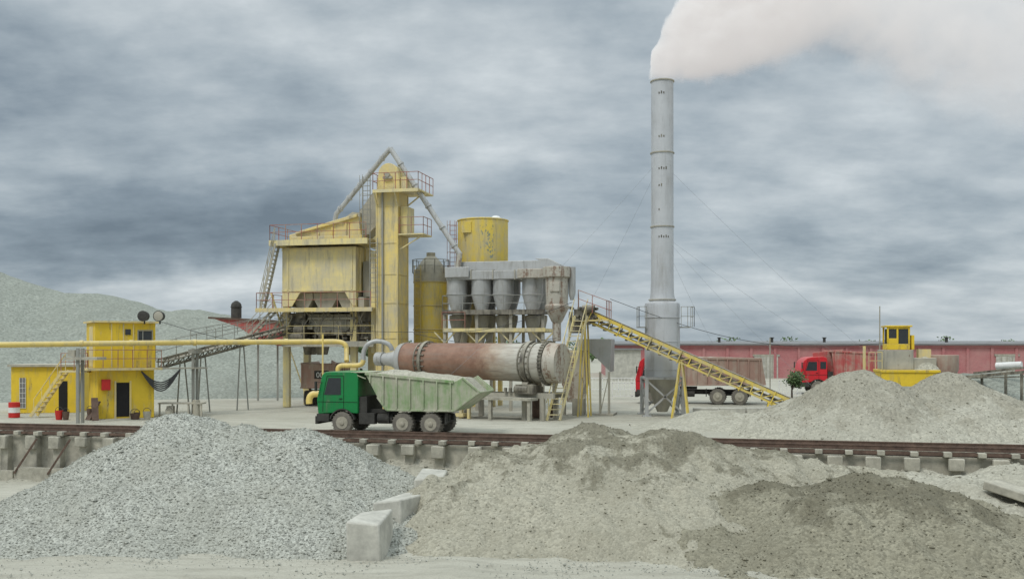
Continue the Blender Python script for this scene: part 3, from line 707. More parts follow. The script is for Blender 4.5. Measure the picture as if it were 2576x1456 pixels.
for k in range(60):
    an=rad(-60+random.gauss(0,9)); zz_=zt_-random.uniform(.4,2.6); x=c[0]+math.cos(an)*rr; y=4.5+math.sin(an)*rr; t=Vector((-math.sin(an),math.cos(an),0)); n_=Vector((math.cos(an),math.sin(an),0))*.006; s_=random.uniform(.012,.05)
    cpt=Vector((x,y,zz_))+n_; pts_=[cpt+t*math.cos(a_)*s_*random.uniform(.6,1.2)+Vector((0,0,math.sin(a_)*s_*2.4*random.uniform(.6,1.2))) for a_ in [j*math.pi/4 for j in range(8)]]
    p.add(pts_,[tuple(range(8))])
p.done()
p=Part(S2,'legs',M['yel']); 
for a in (45,135,225,315): p.beam((c[0]+rr*.8*math.cos(rad(a)),4.5+rr*.8*math.sin(rad(a)),0),(c[0]+rr*.8*math.cos(rad(a)),4.5+rr*.8*math.sin(rad(a)),zb_+.2),.28)
p.cyl((c[0]-.5,4,0),(c[0]-.5,4,zb_),.5); p.done()
p=Part(S2,'ladder',M['redrail']); p.ladder((gu(1140,4.3),4.3,zb_-1),(gu(1140,4.3),4.3,zt_),.45,.022,.3,cage=True); p.done()

# ------------------------------------------------------------------ cyclone dust collector
CY=Root('cyclone_dust_collector',G,gu(1260,1),1)
p=Part(CY,'cyclones',M['silver'],35); p2=Part(CY,'cyclone_hoppers',M['grey'],35)
for vv,off in ((.5,0),(2.3,18)):
    for px in (1150,1212,1266,1340):
        px+=off; u=gu(px,vv); z0=gz(700,px,vv); z1_=gz(742,px,vv); z2_=gz(792,px,vv); z3=gz(868,px,vv)
        p.lathe((u,vv,0),[(.3,z2_),(.66,z1_),(.66,z0+.15)],24)
        p.lathe((u,vv,z1_),[(.661,0),(.7,.01),(.7,.06),(.661,.07)],24)
        p2.lathe((u,vv,0),[(.1,z3-.6),(.13,z3),(.5,z2_-.3),(.5,z2_-.05),(.3,z2_-.001)],16)
p.done(); p2.done()
p=Part(CY,'ducts',M['silver'],35,.03)
p.b(gu(1122,-.2),gu(1405,-.2),-.2,3.0,gz(702,1260,-.2),gz(680,1260,-.2)); p.b(gu(1140,.3),gu(1360,.3),.5,2.6,gz(680,1260,.3)+.002,gz(656,1260,.3))
p.b(gu(1120,-.3),gu(1180,-.3),-.4,-.201,gz(698,1150,-.3),gz(672,1150,-.3))
p.prism([(gu(1361,.6),gz(680,1360,.6)),(gu(1361,.6),gz(656,1360,.6)),(gu(1345,.6),gz(650,1345,.6)),(gu(1380,.6),gz(650,1380,.6)),(gu(1408,.6),gz(664,1408,.6)),(gu(1412,.6),gz(682,1412,.6))],.51,2.4)
p.done()
p=Part(CY,'duct_flanges',M['grey'],35)
for px in (1185,1240,1295,1350): p.b(gu(px,-.2)-.03,gu(px,-.2)+.03,-.25,3.05,gz(703,px,-.2),gz(678,px,-.2))
p.done()
p=Part(CY,'rusty_duct',M['silr'],35,.03); p.b(gu(1300,-.6),gu(1372,-.6),-.5,-.202,gz(699,1330,-.5),gz(676,1330,-.5))
cu=gu(1401,-1.4); cz=lambda py:gz(py,1401,-1.4)
p.lathe((cu,-1.4,0),[(.25,cz(858)),(.25,cz(812)),(.34,cz(808)),(.72,cz(775)),(.72,cz(768)),(.66,cz(766)),(.7,cz(700)),(.85,cz(698)),(.85,cz(672))],28)
p.b(cu-.3,cu+.3,-1.4-.74,-1.4-.6,cz(735),cz(712)); p.done()
p=Part(CY,'side_cylinder',M['silver'],35); cu2=gu(1439,-1.2); p.lathe((cu2,-1.2,0),[(.1,cz(755)),(.22,cz(738)),(.22,cz(672))],18); p.beam((cu,-1.2,cz(685)),(cu2,-1.2,cz(685)),.3); p.done()
p=Part(CY,'support_frame',M['cream'],30)
zf=gz(830,1240,-.4); a,b=gu(1115,-.5),gu(1372,-.5)
for v in (-.5,3.2): p.b(a,b,v-.1,v+.1,zf-.12,zf+.12)
for px in (1119,1200,1285,1366): p.b(gu(px,-.4)-.08,gu(px,-.4)+.08,-.39,3.09,zf-.1,zf+.1); p.beam((gu(px,-.4),-.4,zf-.8),(gu(px,-.4)+.7,-.4,zf-.1),.08);p.beam((gu(px,-.4),-.4,zf-.8),(gu(px,-.4)-.7,-.4,zf-.1),.08)
p.done()
p=Part(CY,'support_columns',M['grey'],30)
for px in (1119,1200,1285,1366):
    for v in (-.4,3.1): p.b(gu(px,-.4)-.09,gu(px,-.4)+.09,v-.08,v+.08,0,gz(780,px,-.4))
p.done()
p=Part(CY,'cyclone_platform',M['dark']); zp=gz(783,1240,-.5); p.b(a,b,-.7,3.3,zp-.1,zp); p.b(a,b,-.72,-.65,zp-.2,zp+.1); p.done()
p=Part(CY,'platform_railing',M['greyrail']); p.rail([(a,3.2,zp),(a,-.65,zp),(b,-.65,zp),(b,3.2,zp)],1.0,.022); p.done()
p=Part(CY,'red_railing',M['redrail']); p.rail([(a-.0,-.75,zf+.12),(a+1.5,-.75,zf+.12)],1.0,.02); p.done()

# ------------------------------------------------------------------ rotary dryer drum
DF=Frame(at(1390,54.6),54.6,rad(-29)); DR=Root('rotary_dryer_drum',DF,0,0,0)
ua=DF.U(1012); zl,zr=DF.Z(904,1012),DF.Z(913,1385)
ax0=Vector((ua,0,zl)); ax1=Vector((0,0,zr)); dd=(ax1-ax0).normalized(); Lg=(ax1-ax0).length
print('drum',ua,Lg)
def dl(name,mat,secs,seg=48):
    p=Part(DR,name,mat,35)
    for s0,s1,r0,r1 in secs: p.cyl(ax0+dd*s0*Lg,ax0+dd*s1*Lg,r0,r1,seg)
    return p
dl('shell',M['drum'],[(.04,.985,1.0,1.08)]).done()
dl('end_flange',M['silver'],[(.0,.04,.96,1.05),(-.05,.0,.55,.55)]).done()
p=dl('riding_rings',M['dark'],[(.178,.198,1.13,1.13),(.858,.882,1.2,1.2),(.145,.152,1.05,1.05),(.835,.842,1.13,1.13),(.9,.908,1.14,1.14)])
for s0 in (.165,.21,.845,.895):
    for k in range(20):
        an=k*math.pi/10
        c=ax0+dd*s0*Lg+Vector((0,math.cos(an)*1.07,math.sin(an)*1.07)); p.beam(c-dd*.1,c+dd*.1,.09,.06)
p.done()
p=dl('girth_gear',M['dark'],[(.965,.985,1.2,1.2)])
for k in range(40):
    an=k*math.pi/20; c=ax0+dd*.975*Lg+Vector((0,math.cos(an)*1.22,math.sin(an)*1.22)); p.beam(c-dd*.09,c+dd*.09,.08,.07)
p.done()
dl('feed_housing',M['silr'],[(.988,1.06,1.12,1.08)]).done()
p=Part(DR,'burner',M['silver'],35); b0=ax0-dd*.45; p.cyl(b0-dd*.9,b0,.35,.5); p.cyl(b0-dd*1.4,b0-dd*.9,.42,.42); p.done()
p=Part(DR,'support_frame',M['grey'],30)
zb0=1.35
for v in (-.8,.8): p.beam((ua+.8,v,zb0-.15),(.5,v,zb0),.2,.3)
for s0 in (.19,.5,.87,.98):
    x=ua*(1-s0)
    for v in (-.8,.8): p.b(x-.12,x+.12,v-.12,v+.12,0,zb0)
    p.b(x-.1,x+.1,-.8,.8,zb0-.12,zb0+.1)
p.beam((ua*.8,-.8,.1),(ua*.5,-.8,zb0-.1),.08); p.done()
p=Part(DR,'support_rollers',M['dark'],35)
for s0 in (.187,.87):
    for v in (-.65,.65):
        c=ax0+dd*s0*Lg; c=Vector((c.x,v,c.z-1.3+.0)); p.cyl(c-dd*.18,c+dd*.18,.25); p.b(c.x-.3,c.x+.3,v-.22,v+.22,zb0+.0,c.z-.05)
p.b(-1.6,-.5,-1.3,-.85,zb0+.1,zb0+.6); p.cyl((-1.7,-1.1,zb0+.35),(-.9,-1.1,zb0+.35),.26)
for i in range(6): p.cyl((-2.4+i*.3,-1.0,zb0+.15),(-2.4+i*.3,-1.0,zb0+.4),.09)
p.done()
p=Part(DR,'walkway',M['conc2']); p.b(ua*.62,-.4,-1.8,-.95,zb0-.25,zb0-.1)
for x in (ua*.6,ua*.3,-.6): p.b(x-.09,x+.09,-1.7,-1.5,0,zb0-.25)
p.done()
p=Part(DR,'motor_base',M['yel']); p.b(ua*.52,ua*.52+.5,-1.7,-.9,.1,.3); p.b(ua*.5,ua*.5+.15,-1.6,-1.4,0,zb0-.25); p.b(ua*.5+.5,ua*.5+.65,-1.6,-1.4,0,zb0-.25); p.done()

# feed chute / grey hopper right of the drum
HP=Root('aggregate_feed_hopper',G,gu(1500,-3),-3)
p=Part(HP,'hopper',M['silver'],30,.02); q=lambda px,py:(gu(px,-3),gz(py,px,-3))
p.prism([q(1450,852),q(1537,852),q(1535,935),q(1500,900),q(1476,880),q(1450,878)],-3,-1.4); p.done()
p=Part(HP,'lower_cone',M['silr'],30); p.prism([q(1412,880),q(1470,880),q(1475,960),q(1462,1010),q(1430,1010),q(1415,960)],-3.4,-1.8); p.done()
p=Part(HP,'stand',M['grey'],30)
for px in (1510,1532):
    for v in (-3,-1.6): p.b(gu(px,v)-.06,gu(px,v)+.06,v-.06,v+.06,0,gz(935,px,v))
p.beam((gu(1510,-3),-3,.1),(gu(1532,-3),-3,gz(940,1530,-3)),.05); p.b(gu(1505,-3)-.2,gu(1535,-3)+.2,-3.2,-1.4,0.02,.12)
for px in (1420,1470): p.b(gu(px,-3.2)-.08,gu(px,-3.2)+.08,-3.3,-3.1,0,gz(990,px,-3.2))
p.b(gu(1440,-3.5),gu(1470,-3.5),-3.6,-3.0,.05,1.0); p.done()
p=Part(HP,'rust_boxes',M['rust'],30,.02); p.b(gu(1340,-6),gu(1362,-6),-6.2,-5.6,.05,1.3); p.b(gu(1385,-5),gu(1400,-5),-5.2,-4.8,0,.8); p.done()

# ------------------------------------------------------------------ inclined belt conveyor
CV=Root('inclined_belt_conveyor',G,gu(1740,-4.4),-4.4)
va,vb=-4.9,-3.9
A=Vector((gu(1484,va),0,gz(797,1484,va))); B=Vector((gu(1998,va),0,gz(1024,1998,va)))
d=(B-A).normalized(); nrm=Vector((-d.z,0,d.x)); 
if nrm.z<0: nrm=-nrm
p=Part(CV,'side_channels',M['tank'],30)
for v in (va,vb):
    a=A+Vector((0,v,0)); b=B+Vector((0,v,0))
    p.beam(a+nrm*.24,b+nrm*.24,.08,.17,nrm); p.beam(a-nrm*.28,b-nrm*.28,.07,.1,nrm)
    n=20
    for i in range(n+1):
        c=a.lerp(b,i/n); p.beam(c-nrm*.28,c+nrm*.2,.06,.06,d)
    for i in range(n):
        c=a.lerp(b,i/n); c2=a.lerp(b,(i+1)/n); p.beam(c-nrm*.26,c2+nrm*.18,.045)
    for i in range(0,n+1,3):
        c=a.lerp(b,i/n)+Vector((0,-.06 if v==va else .06,0)); p.beam(c-nrm*.4,c+nrm*.36,.14,.05,d)
for i in range(15):
    c=A.lerp(B,i/14); p.beam(c+Vector((0,va,0))-nrm*.3,c+Vector((0,vb,0))-nrm*.3,.08)
p.done()
p=Part(CV,'belt',M['dark'],30); vm_=(va+vb)/2; p.beam(A+Vector((0,vm_,0))+nrm*.36,B+Vector((0,vm_,0))+nrm*.36,.8,.04,nrm); p.beam(A+Vector((0,vm_,0))-nrm*.05,B+Vector((0,vm_,0))-nrm*.05,.8,.12,nrm); p.done()
p=Part(CV,'rollers',M['dark'])
for i in range(18):
    c=A.lerp(B,(i+.5)/18); 
    p.cyl(c+Vector((0,va+.05,0))+nrm*.28,c+Vector((0,vb-.05,0))+nrm*.28,.05,seg=8); p.cyl(c+Vector((0,va+.0,0))-nrm*.37,c+Vector((0,vb,0))-nrm*.37,.05,seg=8)
p.cyl(A+Vector((0,va-.1,0)),A+Vector((0,vb+.1,0)),.32); p.done()
p=Part(CV,'drive_motor',M['dark'],30,.02); p.b(A.x-.9,A.x-.1,va-.1,vb,A.z+.05,A.z+.45); p.cyl((A.x-.4,va-.2,A.z+.45),(A.x+.3,va-.2,A.z+.45),.22); p.b(A.x-1.2,A.x-.5,va,vb,A.z-.9,A.z+.1)
for i in range(16): 
    x=A.x-1.4+random.random()*1.7; z=A.z+random.uniform(-.5,.6); p.b(x,x+.22,va-.2,va,z,z+.15)
p.done()
p=Part(CV,'head_railing',M['redrail']); ht=A.z+.2; p.rail([(A.x-.9,vb+.5,ht),(A.x-.6,va-.4,ht+.3),(A.x+1.0,va-.4,ht-.3),(A.x+1.0,vb+.5,ht-.3)],1.0,.022,.7); p.done()
p=Part(CV,'head_platform',M['yel']); p.b(A.x+.0,A.x+1.1,va-.5,va-.08,ht-.45,ht-.38); p.done()
p=Part(CV,'legs',M['tank'],30)
for px,off in ((1705,.35),(1462,.2),(1930,.15)):
    u=gu(px,va); t=(u-A.x)/(B.x-A.x); zt_=A.z+(B.z-A.z)*t-.3
    if zt_>0.3:
        for v in (va,vb): p.beam((u+.1,v,zt_),(u-off,v,0),.09); p.beam((u+.2,v,zt_),(u+off+.2,v,0),.09)
        p.beam((u-off*.6,va,zt_*.4),(u-off*.6,vb,zt_*.4),.06)
p.done()
p=Part(CV,'stairs',M['cream']); s0=(gu(1392,-7.4),-7.4,0); s1=(gu(1465,-4.9),-5.3,gz(795,1465,-5.3)); 
p.stairs(s0,s1,.75,(.9,.3,0),.28); p.done()
p=Part(CV,'stair_handrail',M['cream']); 
for o in (-.4,.4): p.beam(Vector(s0)+Vector((o*.9,o*.3,.95)),Vector(s1)+Vector((o*.9,o*.3,.95)),.04)
for i in range(7):
    c=Vector(s0).lerp(Vector(s1),(i+.5)/7)
    for o in (-.4,.4): p.beam(c+Vector((o*.9,o*.3,0)),c+Vector((o*.9,o*.3,.95)),.035)
p.done()

# ------------------------------------------------------------------ chimney
CH=Root('factory_chimney',W,at(1665,58),58)
def cz(py): return hz(py,58)
c=(at(1666,58),58,0); r1=.655
p=Part(CH,'shaft',M['chim'],35); p.lathe(c,[(1.0,cz(764)),(.75,cz(758)),(.68,cz(738)),(.655,cz(700)),(.64,cz(206)),(.58,cz(206)),(.58,cz(230))],48); p.done()
p=Part(CH,'flange_rings',M['grey'],35)
for py in (388,573,208,756): p.lathe((c[0],58,cz(py)),[(.64,0),(.70 if py!=756 else .8,.01),(.70 if py!=756 else .8,.07),(.64,.08)],48)
p.done()
p=Part(CH,'lower_casing',M['chim'],35); p.lathe(c,[(1.02,cz(950)),(1.02,cz(860)),(1.0,cz(800)),(1.03,cz(770)),(1.0,cz(763))],48)
for py in (800,860,930): p.lathe((c[0],58,cz(py)),[(1.0,0),(1.05,.01),(1.05,.05),(1.0,.06)],48)
p.done()
p=Part(CH,'bottom_cone',M['grey'],35); p.lathe(c,[(.3,cz(1035)),(.45,cz(1020)),(.98,cz(951))],32); p.done()
p=Part(CH,'legs',M['silver'],30)
cor=[(c[0]+a*1.05,58+b*1.05) for a,b in ((-1,-1),(1,-1),(1,1),(-1,1))]
for x,y in cor: p.b(x-.1,x+.1,y-.1,y+.1,0,cz(948)); p.b(x-.25,x+.25,y-.25,y+.25,-.1,.08)
for (a,b),(c1,d1) in zip(cor,cor[1:]+cor[:1]):
    p.beam((a,b,.2),(c1,d1,cz(955)),.1); p.beam((c1,d1,.2),(a,b,cz(955)),.1); p.beam((a,b,cz(950)),(c1,d1,cz(950)),.14)
p.done()
p=Part(CH,'platform_railing',M['greyrail']); zz_=cz(822); p.b(c[0]-1.45,c[0]-1.0,57.5,58.5,zz_-.05,zz_); p.b(c[0]+1.0,c[0]+1.6,57.5,58.5,zz_-.05,zz_)
p.rail([(c[0]-1.0,57.4,zz_),(c[0]-1.42,57.4,zz_),(c[0]-1.42,58.5,zz_)],1.15,.015,.5); p.rail([(c[0]+1.0,57.4,zz_),(c[0]+1.75,57.4,zz_),(c[0]+1.75,58.5,zz_)],1.15,.015,.5); p.done()
p=Part(CH,'hatch_marks',M['dark'])
for py,n in ((240,3),(348,3),(428,4),(470,2),(598,5),(530,1)):
    for k in range(n):
        an=rad(-115+k*12); rr=.65; x=c[0]+math.cos(an)*rr; y=58+math.sin(an)*rr; p.b(x-.03,x+.03,y-.02,y+.03,cz(py)-.05,cz(py)+.05+.05*(k%2))
p.done()
GW=Root('guy_wires',W,c[0],58)
p=Part(GW,'cables',M['wirel'])
for py,(x,y) in ((395,(-6,52)),(410,(28,66)),(590,(26,60)),(590,(18,52)),(400,(2,80)),(600,(17,72))):
    a=Vector((c[0],58,cz(py))); b=Vector((x,y,0)); pts=[a.lerp(b,t/12)-Vector((0,0,math.sin(math.pi*t/12)*.5)) for t in range(13)]; p.path(pts,.005,4)
p.done()
CB=Root('overhead_cable',W,8,55)
p=Part(CB,'cables',M['wire'])
for a,b,sag in ((P(1535,752,56),P(2232,862,62),1.2),(P(1440,760,57),P(1060,835,62),.6),(P(1060,835,62),P(690,800,66),.3),(P(400,808,55),P(820,862,66),.6),(P(1400,850,56),P(1040,838,61),.5)):
    a=Vector(a);b=Vector(b); p.path([a.lerp(b,t/16)-Vector((0,0,math.sin(math.pi*t/16)*sag)) for t in range(17)],.016,5)
p.done()

# ------------------------------------------------------------------ yellow control cabin (left)
CF=Frame(at(245,55),55,rad(32)); CC=Root('control_cabin',CF,0,0)
L1=CF.U(388); z925=CF.Z(925,300); z815=CF.Z(812,300); dpt=2.7
p=Part(CC,'lower_walls',M['yel2'],30,.02); p.b(0,L1,0,dpt,0,z925-.14); p.done()
p=Part(CC,'upper_walls',M['yel2'],30,.02); p.b(-.15,L1+.05,-.1,dpt-.1,z925,z815); p.done()
p=Part(CC,'floor_and_roof',M['yel'],30); p.b(-.6,L1+.35,-.5,dpt+.1,z925-.13,z925-.002); p.b(-.3,L1+.2,-.25,dpt+.05,z815+.002,z815+.1); p.done()
p=Part(CC,'door',M['black']); p.b(CF.U(291),CF.U(327),-.02,.1,.1,CF.Z(962,300)); p.done()
p=Part(CC,'door_frame',M['yel']); 
for px in (290,328): p.b(CF.U(px)-.05,CF.U(px)+.05,-.06,-.021,0.02,CF.Z(960,300)+.05)
p.done()
p=Part(CC,'window',M['glass']); p.b(CF.U(347),CF.U(380),-.13,-.1005,CF.Z(858,360),CF.Z(833,360)); p.b(CF.U(314),CF.U(328),-.14,-.101,CF.Z(842,320),CF.Z(828,320)); p.done()
p=Part(CC,'window_frame',M['greyrail']); 
for a,b in (((345,831),(383,831)),((345,860),(383,860)),((346,831),(346,860)),((382,831),(382,860)),((358,831),(358,860))):
    p.beam((CF.U(a[0]),-.14,CF.Z(a[1],a[0])),(CF.U(b[0]),-.14,CF.Z(b[1],b[0])),.05)
p.done()
p=Part(CC,'balcony_railing',M['redrail']); p.rail([(-.55,dpt,z925),(-.55,-.45,z925),(L1+.3,-.45,z925)],1.0,.022,.8); p.done()
p=Part(CC,'red_box',M['redpl'],30,.02); p.b(.2,.65,-.25,-.01,1.6,2.2); p.done()
p=Part(CC,'cabin_seams',M['yel'])
for px in (280,310,335): p.b(CF.U(px)-.03,CF.U(px)+.03,-.125,-.101,z925+.05,z815-.05)
p.b(-.17,-.151,.4,1.6,z925+.05,z815-.2); p.done()
p=Part(CC,'walkway',M['grey']); p.beam((L1+.3,.4,z925-.06),(L1+3.0,.4,z925-.06),.9,.08); p.done()
p=Part(CC,'hanging_cables',M['wire'])
for k in range(5):
    a=Vector((L1*.75,-.3,z925-.2)); b=Vector((L1+1.4,-.2,z925-.1)); p.path([a.lerp(b,t/10)-Vector((0,0,math.sin(math.pi*t/10)*(.7+k*.12))) for t in range(11)],.04,5)
p.done()
for i,px in enumerate((362,401)):
    fl_=Root('floodlight',W,at(px,55.5),55.5,hz(812,55.5)); x=at(px,55.5); z=hz(795,55.5)
    p=Part(fl_,'housing',M['chass'],35); p.lathe((x,55.5,z),[(.1,.35),(.26,.2),(.29,-.1),(.3,-.18)],20,'y'); p.done()
    p=Part(fl_,'lens',M['grey'] if i else M['chass'],35); p.lathe((x,55.5,z),[(.26,-.181),(.2,-.2),(.05,-.21)],20,'y'); p.done()
    p=Part(fl_,'post',M['chass']); p.beam((x,55.6,hz(815,55.5)),(x,55.6,z),.07); p.done()

# side shed
SH=Frame(at(28,60),60,rad(8)); SS=Root('yellow_shed',SH,0,0); Ls=SH.U(192)
p=Part(SS,'walls',M['yel2'],30,.02); zs=SH.Z(922,100); p.b(0,Ls,0,3,0,zs); p.done()
p=Part(SS,'roof',M['grey'],30); p.b(-.15,Ls+.1,-.2,3.2,zs+.002,zs+.14); p.done()
p=Part(SS,'openings',M['black']); p.b(SH.U(50),SH.U(65),-.02,.1,.3,SH.Z(950,60)); p.b(SH.U(148),SH.U(170),-.02,.1,.05,SH.Z(958,160)); p.done()
p=Part(SS,'grille',M['white']); 
for k in range(5): x=SH.U(50)+(SH.U(65)-SH.U(50))*k/4; p.b(x-.012,x+.012,-.05,-.025,.3,SH.Z(950,60))
for k in range(6): z=.3+k*.3; p.b(SH.U(50),SH.U(65),-.045,-.03,z,z+.02)
p.done()
ST=Root('access_stairs',W,at(120,56),56)
p=Part(ST,'flight',M['yel']); p.stairs(P(85,1046,57),P(165,932,57),.8); 
for dy in (-.4,.4):
    a=Vector(P(85,1046,57+dy));b=Vector(P(165,932,57+dy)); p.beam(a+Vector((0,0,.95)),b+Vector((0,0,.95)),.04)
    for k in range(5): c_=a.lerp(b,k/4); p.beam(c_,c_+Vector((0,0,.95)),.035)
p.done()
p=Part(ST,'landing',M['yel']); a=P(160,932,57); p.b(a[0],a[0]+1.6,56.4,57.6,a[2]-.1,a[2]); p.done()
p=Part(ST,'landing_rail',M['redrail']); p.rail([(a[0]+.1,56.45,a[2]),(a[0]+1.6,56.45,a[2])],1.0,.02,.7); p.done()
BR=Root('oil_barrel',W,at(36,56.5),56.5)
x=at(36,56.5)
p=Part(BR,'red_bands',M['redpl'],35); p.lathe((x,56.5,0),[(.3,0),(.3,.28)],24); p.lathe((x,56.5,0),[(.3,.56),(.3,.85),(.28,.86)],24); p.done()
p=Part(BR,'white_band',M['white'],35); p.lathe((x,56.5,0),[(.298,.27),(.31,.28),(.31,.3),(.298,.31),(.298,.54),(.31,.55),(.31,.56),(.298,.57)],24); p.done()
for i,(px,w_,h_,mt) in enumerate(((155,.4,.5,'redpl'),(172,.35,.45,'rust'),(232,.3,.6,'rust'),(375,.4,.45,'conc2'),(350,.3,.4,'rust'),(430,.35,.5,'conc2'),(345,.5,.35,'rust'))):
    bb=Root('steel_bucket',W,at(px,55),55); p=Part(bb,'body',M[mt],35); p.lathe((at(px,55),54.7,0),[(w_*.4,0),(w_*.55,h_),(w_*.5,h_),(w_*.35,.06)],16); p.done()
    p=Part(bb,'handle',M['wire']); p.path([(at(px,55)+math.cos(t)*w_*.52,54.7,h_+math.sin(t)*w_*.5) for t in [math.pi*k/8 for k in range(9)]],.015,5); p.done()
LB=Root('leaning_board',W,at(225,54.5),54.5); p=Part(LB,'boards',M['rust']); p.beam((at(222,54.5),54.4,0),(at(240,54.5),54.9,1.0),.5,.04); p.beam((at(250,54.5),54.0,0),(at(236,54.5),54.6,1.2),.35,.04); p.done()
BN=Root('steel_workbench',W,at(450,57.5),57.5); p=Part(BN,'table',M['grey'])
p.b(at(405,57.5),at(515,57.5),57,57.8,.72,.8)
for px in (408,440,480,512): p.b(at(px,57.5)-.04,at(px,57.5)+.04,57.05,57.13,0,.72)
p.b(at(425,57.5),at(440,57.5),57.1,57.5,0,.6); p.cyl((at(498,57.5),57.2,0),(at(498,57.5),57.2,.95),.2); p.done()

# ------------------------------------------------------------------ yellow gas pipe with supports
PI=Root('overhead_pipeline',W,at(400,56),56)
def arc3(a,b,c,n=6):
    a,b,c=map(Vector,(a,b,c)); return [a*(1-t)**2+b*2*t*(1-t)+c*t*t for t in [k/n for k in range(n+1)]]
p=Part(PI,'main_pipe',M['pipe'],40)
pts=[Vector(P(-500,868,46)),Vector(P(0,867,50)),Vector(P(490,861,57.5)),Vector(P(840,859,61.5))]+arc3(P(848,859,61.5),P(872,860,61.5),P(872,878,61.5))+[Vector(P(872,908,61))]
p.path(pts,.15,14)
pts2=arc3(P(850,930,60.5),P(850,920,60.5),P(862,919,60.5))+arc3(P(895,919,60.5),P(914,919,60.5),P(914,905,60.5))
p.path(pts2,.15,12)
p.path(arc3(P(778,1015,61),P(775,990,61),P(795,990,61))+[Vector(P(812,990,61))],.2,12)
p.cyl(P(850,926,60.5),P(850,965,60.5),.14)
p.done()
p=Part(PI,'grey_elbow',M['silver'],40); pts=[Vector(P(914,905,60.5))]+arc3(P(914,892,60.5),P(916,862,60.5),P(945,858,60.5))+arc3(P(950,858,60.5),P(985,860,60.5),P(986,882,60.5)); p.path(pts,.14,12); p.done()
p=Part(PI,'pipe_joints',M['pipe'])
for px,dd_ in ((205,52.9),(330,55),(490,57.5),(620,59),(720,60.2)):
    z=hz(866-(px/850*8),dd_); p.cyl((at(px-4,dd_),dd_-.02,z),(at(px+4,dd_),dd_+.02,z),.18)
p.done()
p=Part(PI,'posts',M['greyrail'])
for px,dd_ in ((196,51.9),(208,52.3),(486,58),(496,58.3)):
    p.b(at(px,dd_)-.07,at(px,dd_)+.07,dd_-.07,dd_+.07,-.05,hz(876,dd_))
p.beam((at(196,51.9),51.9,.1),(at(208,52.3),52.3,3.6),.04); p.beam((at(484,58),58,2.2),(at(498,58.3),58.3,3.7),.06)
p.b(at(478,58),at(502,58),57.7,58.6,hz(888,58),hz(878,58)); p.done()
p=Part(PI,'support_shelf',M['grey']); p.b(at(168,52),at(250,52),51.7,52.9,hz(905,52),hz(898,52)); p.b(at(172,52),at(190,52),51.9,52.3,hz(897,52)+.01,hz(880,52)); p.done()
p=Part(PI,'thin_post',M['pipe']); p.beam(P(812,1005,60),P(812,840,60),.09); p.done()

# ------------------------------------------------------------------ left rising conveyor & red bin
LC=Root('feed_conveyor',W,at(560,62),62)
a=Vector(P(405,925,58)); b=Vector(P(728,838,66))
p=Part(LC,'truss',M['dark'])
for dy in (-.45,.45):
    o=Vector((0,dy,0)); p.beam(a+o,b+o,.08); p.beam(a+o+Vector((0,0,.5)),b+o+Vector((0,0,.5)),.08)
    n=14
    for k in range(n):
        c1=a.lerp(b,k/n)+o; c2=a.lerp(b,(k+1)/n)+o; p.beam(c1,c2+Vector((0,0,.5)),.05); p.beam(c1,c1+Vector((0,0,.5)),.05)
p.beam(a+Vector((0,0,.35)),b+Vector((0,0,.35)),.9,.06); p.done()
p=Part(LC,'walkway_railing',M['greyrail']); p.rail([a+Vector((0,-.9,.4)),b+Vector((0,-.9,.4))],1.0,.02,1.5); p.rail([P(480,862,60),P(705,822,66)],.8,.02,1.3); p.done()
p=Part(LC,'legs',M['greyrail']); 
for t in (.15,.3,.6):
    c_=a.lerp(b,t); p.beam((c_.x-.2,c_.y-.4,0),c_+Vector((0,-.4,0)),.07); p.beam((c_.x+.3,c_.y+.4,0),c_+Vector((0,.4,0)),.07)
p.done()
RB=Root('red_steel_bin',W,at(640,73),73)
p=Part(RB,'bin',M['pink'],30,.02); x=lambda px:at(px,73); z=lambda py:hz(py,73)
p.prism([(x(530),z(799)),(x(705),z(808)),(x(705),z(870)),(x(660),z(862)),(x(600),z(822))],73,75.5)
p.done()
p=Part(RB,'rim',M['rust'],30); p.beam((x(525),72.9,z(799)),(x(708),72.9,z(808)),.1,.14)
p.done()
p=Part(RB,'legs',M['greyrail'],30)
for px in (640,690): p.b(x(px)-.06,x(px)+.06,74,74.12,0,z(845))
p.done()
p=Part(RB,'black_tank',M['chass'],35); p.lathe((x(585),74,0),[(.38,z(799)),(.38,z(765)),(.3,z(760)),(.1,z(755))],20); p.lathe((x(585),74,0),[(.42,z(772)),(.42,z(770))],20); p.done()

# ------------------------------------------------------------------ brick warehouse
WF=Frame(at(1530,128),128,rad(-3)); WH=Root('brick_warehouse',WF,0,0); wl=70
zw=WF.Z(868,1700)
p=Part(WH,'walls',M['brick'],30); p.b(0,wl,0,24,0,zw); p.done()
p=Part(WH,'roof',M['roof'],30); p.prism([(-.3,zw+.01),(wl,zw+.01),(wl,zw+.2),(-.3,zw+.2)],-.5,24.5)
p.add([(-.3,-.5,zw+.201),(wl,-.5,zw+.201),(wl,12,zw+.6),(-.3,12,zw+.6),(wl,24.5,zw+.201),(-.3,24.5,zw+.201)],[(0,1,2,3),(3,2,4,5),(0,3,5),(1,4,2)]); p.done()
p=Part(WH,'vents',M['chass'],30)
for px in (1825,1963,2100,2300,2420): u=WF.U(px); p.b(u-.15,u+.15,5,5.3,zw+.3,zw+.95); p.b(u-.25,u+.25,4.9,5.4,zw+.95,zw+1.05)
p.done()
p=Part(WH,'doors',M['conc'],30)
for a,b,t in ((1897,1957,896),(2058,2122,894),(2505,2560,895)): p.b(WF.U(a),WF.U(b),-.08,.1,0,WF.Z(t,1900))
p.done()
p=Part(WH,'door_frames',M['conc2'],30)
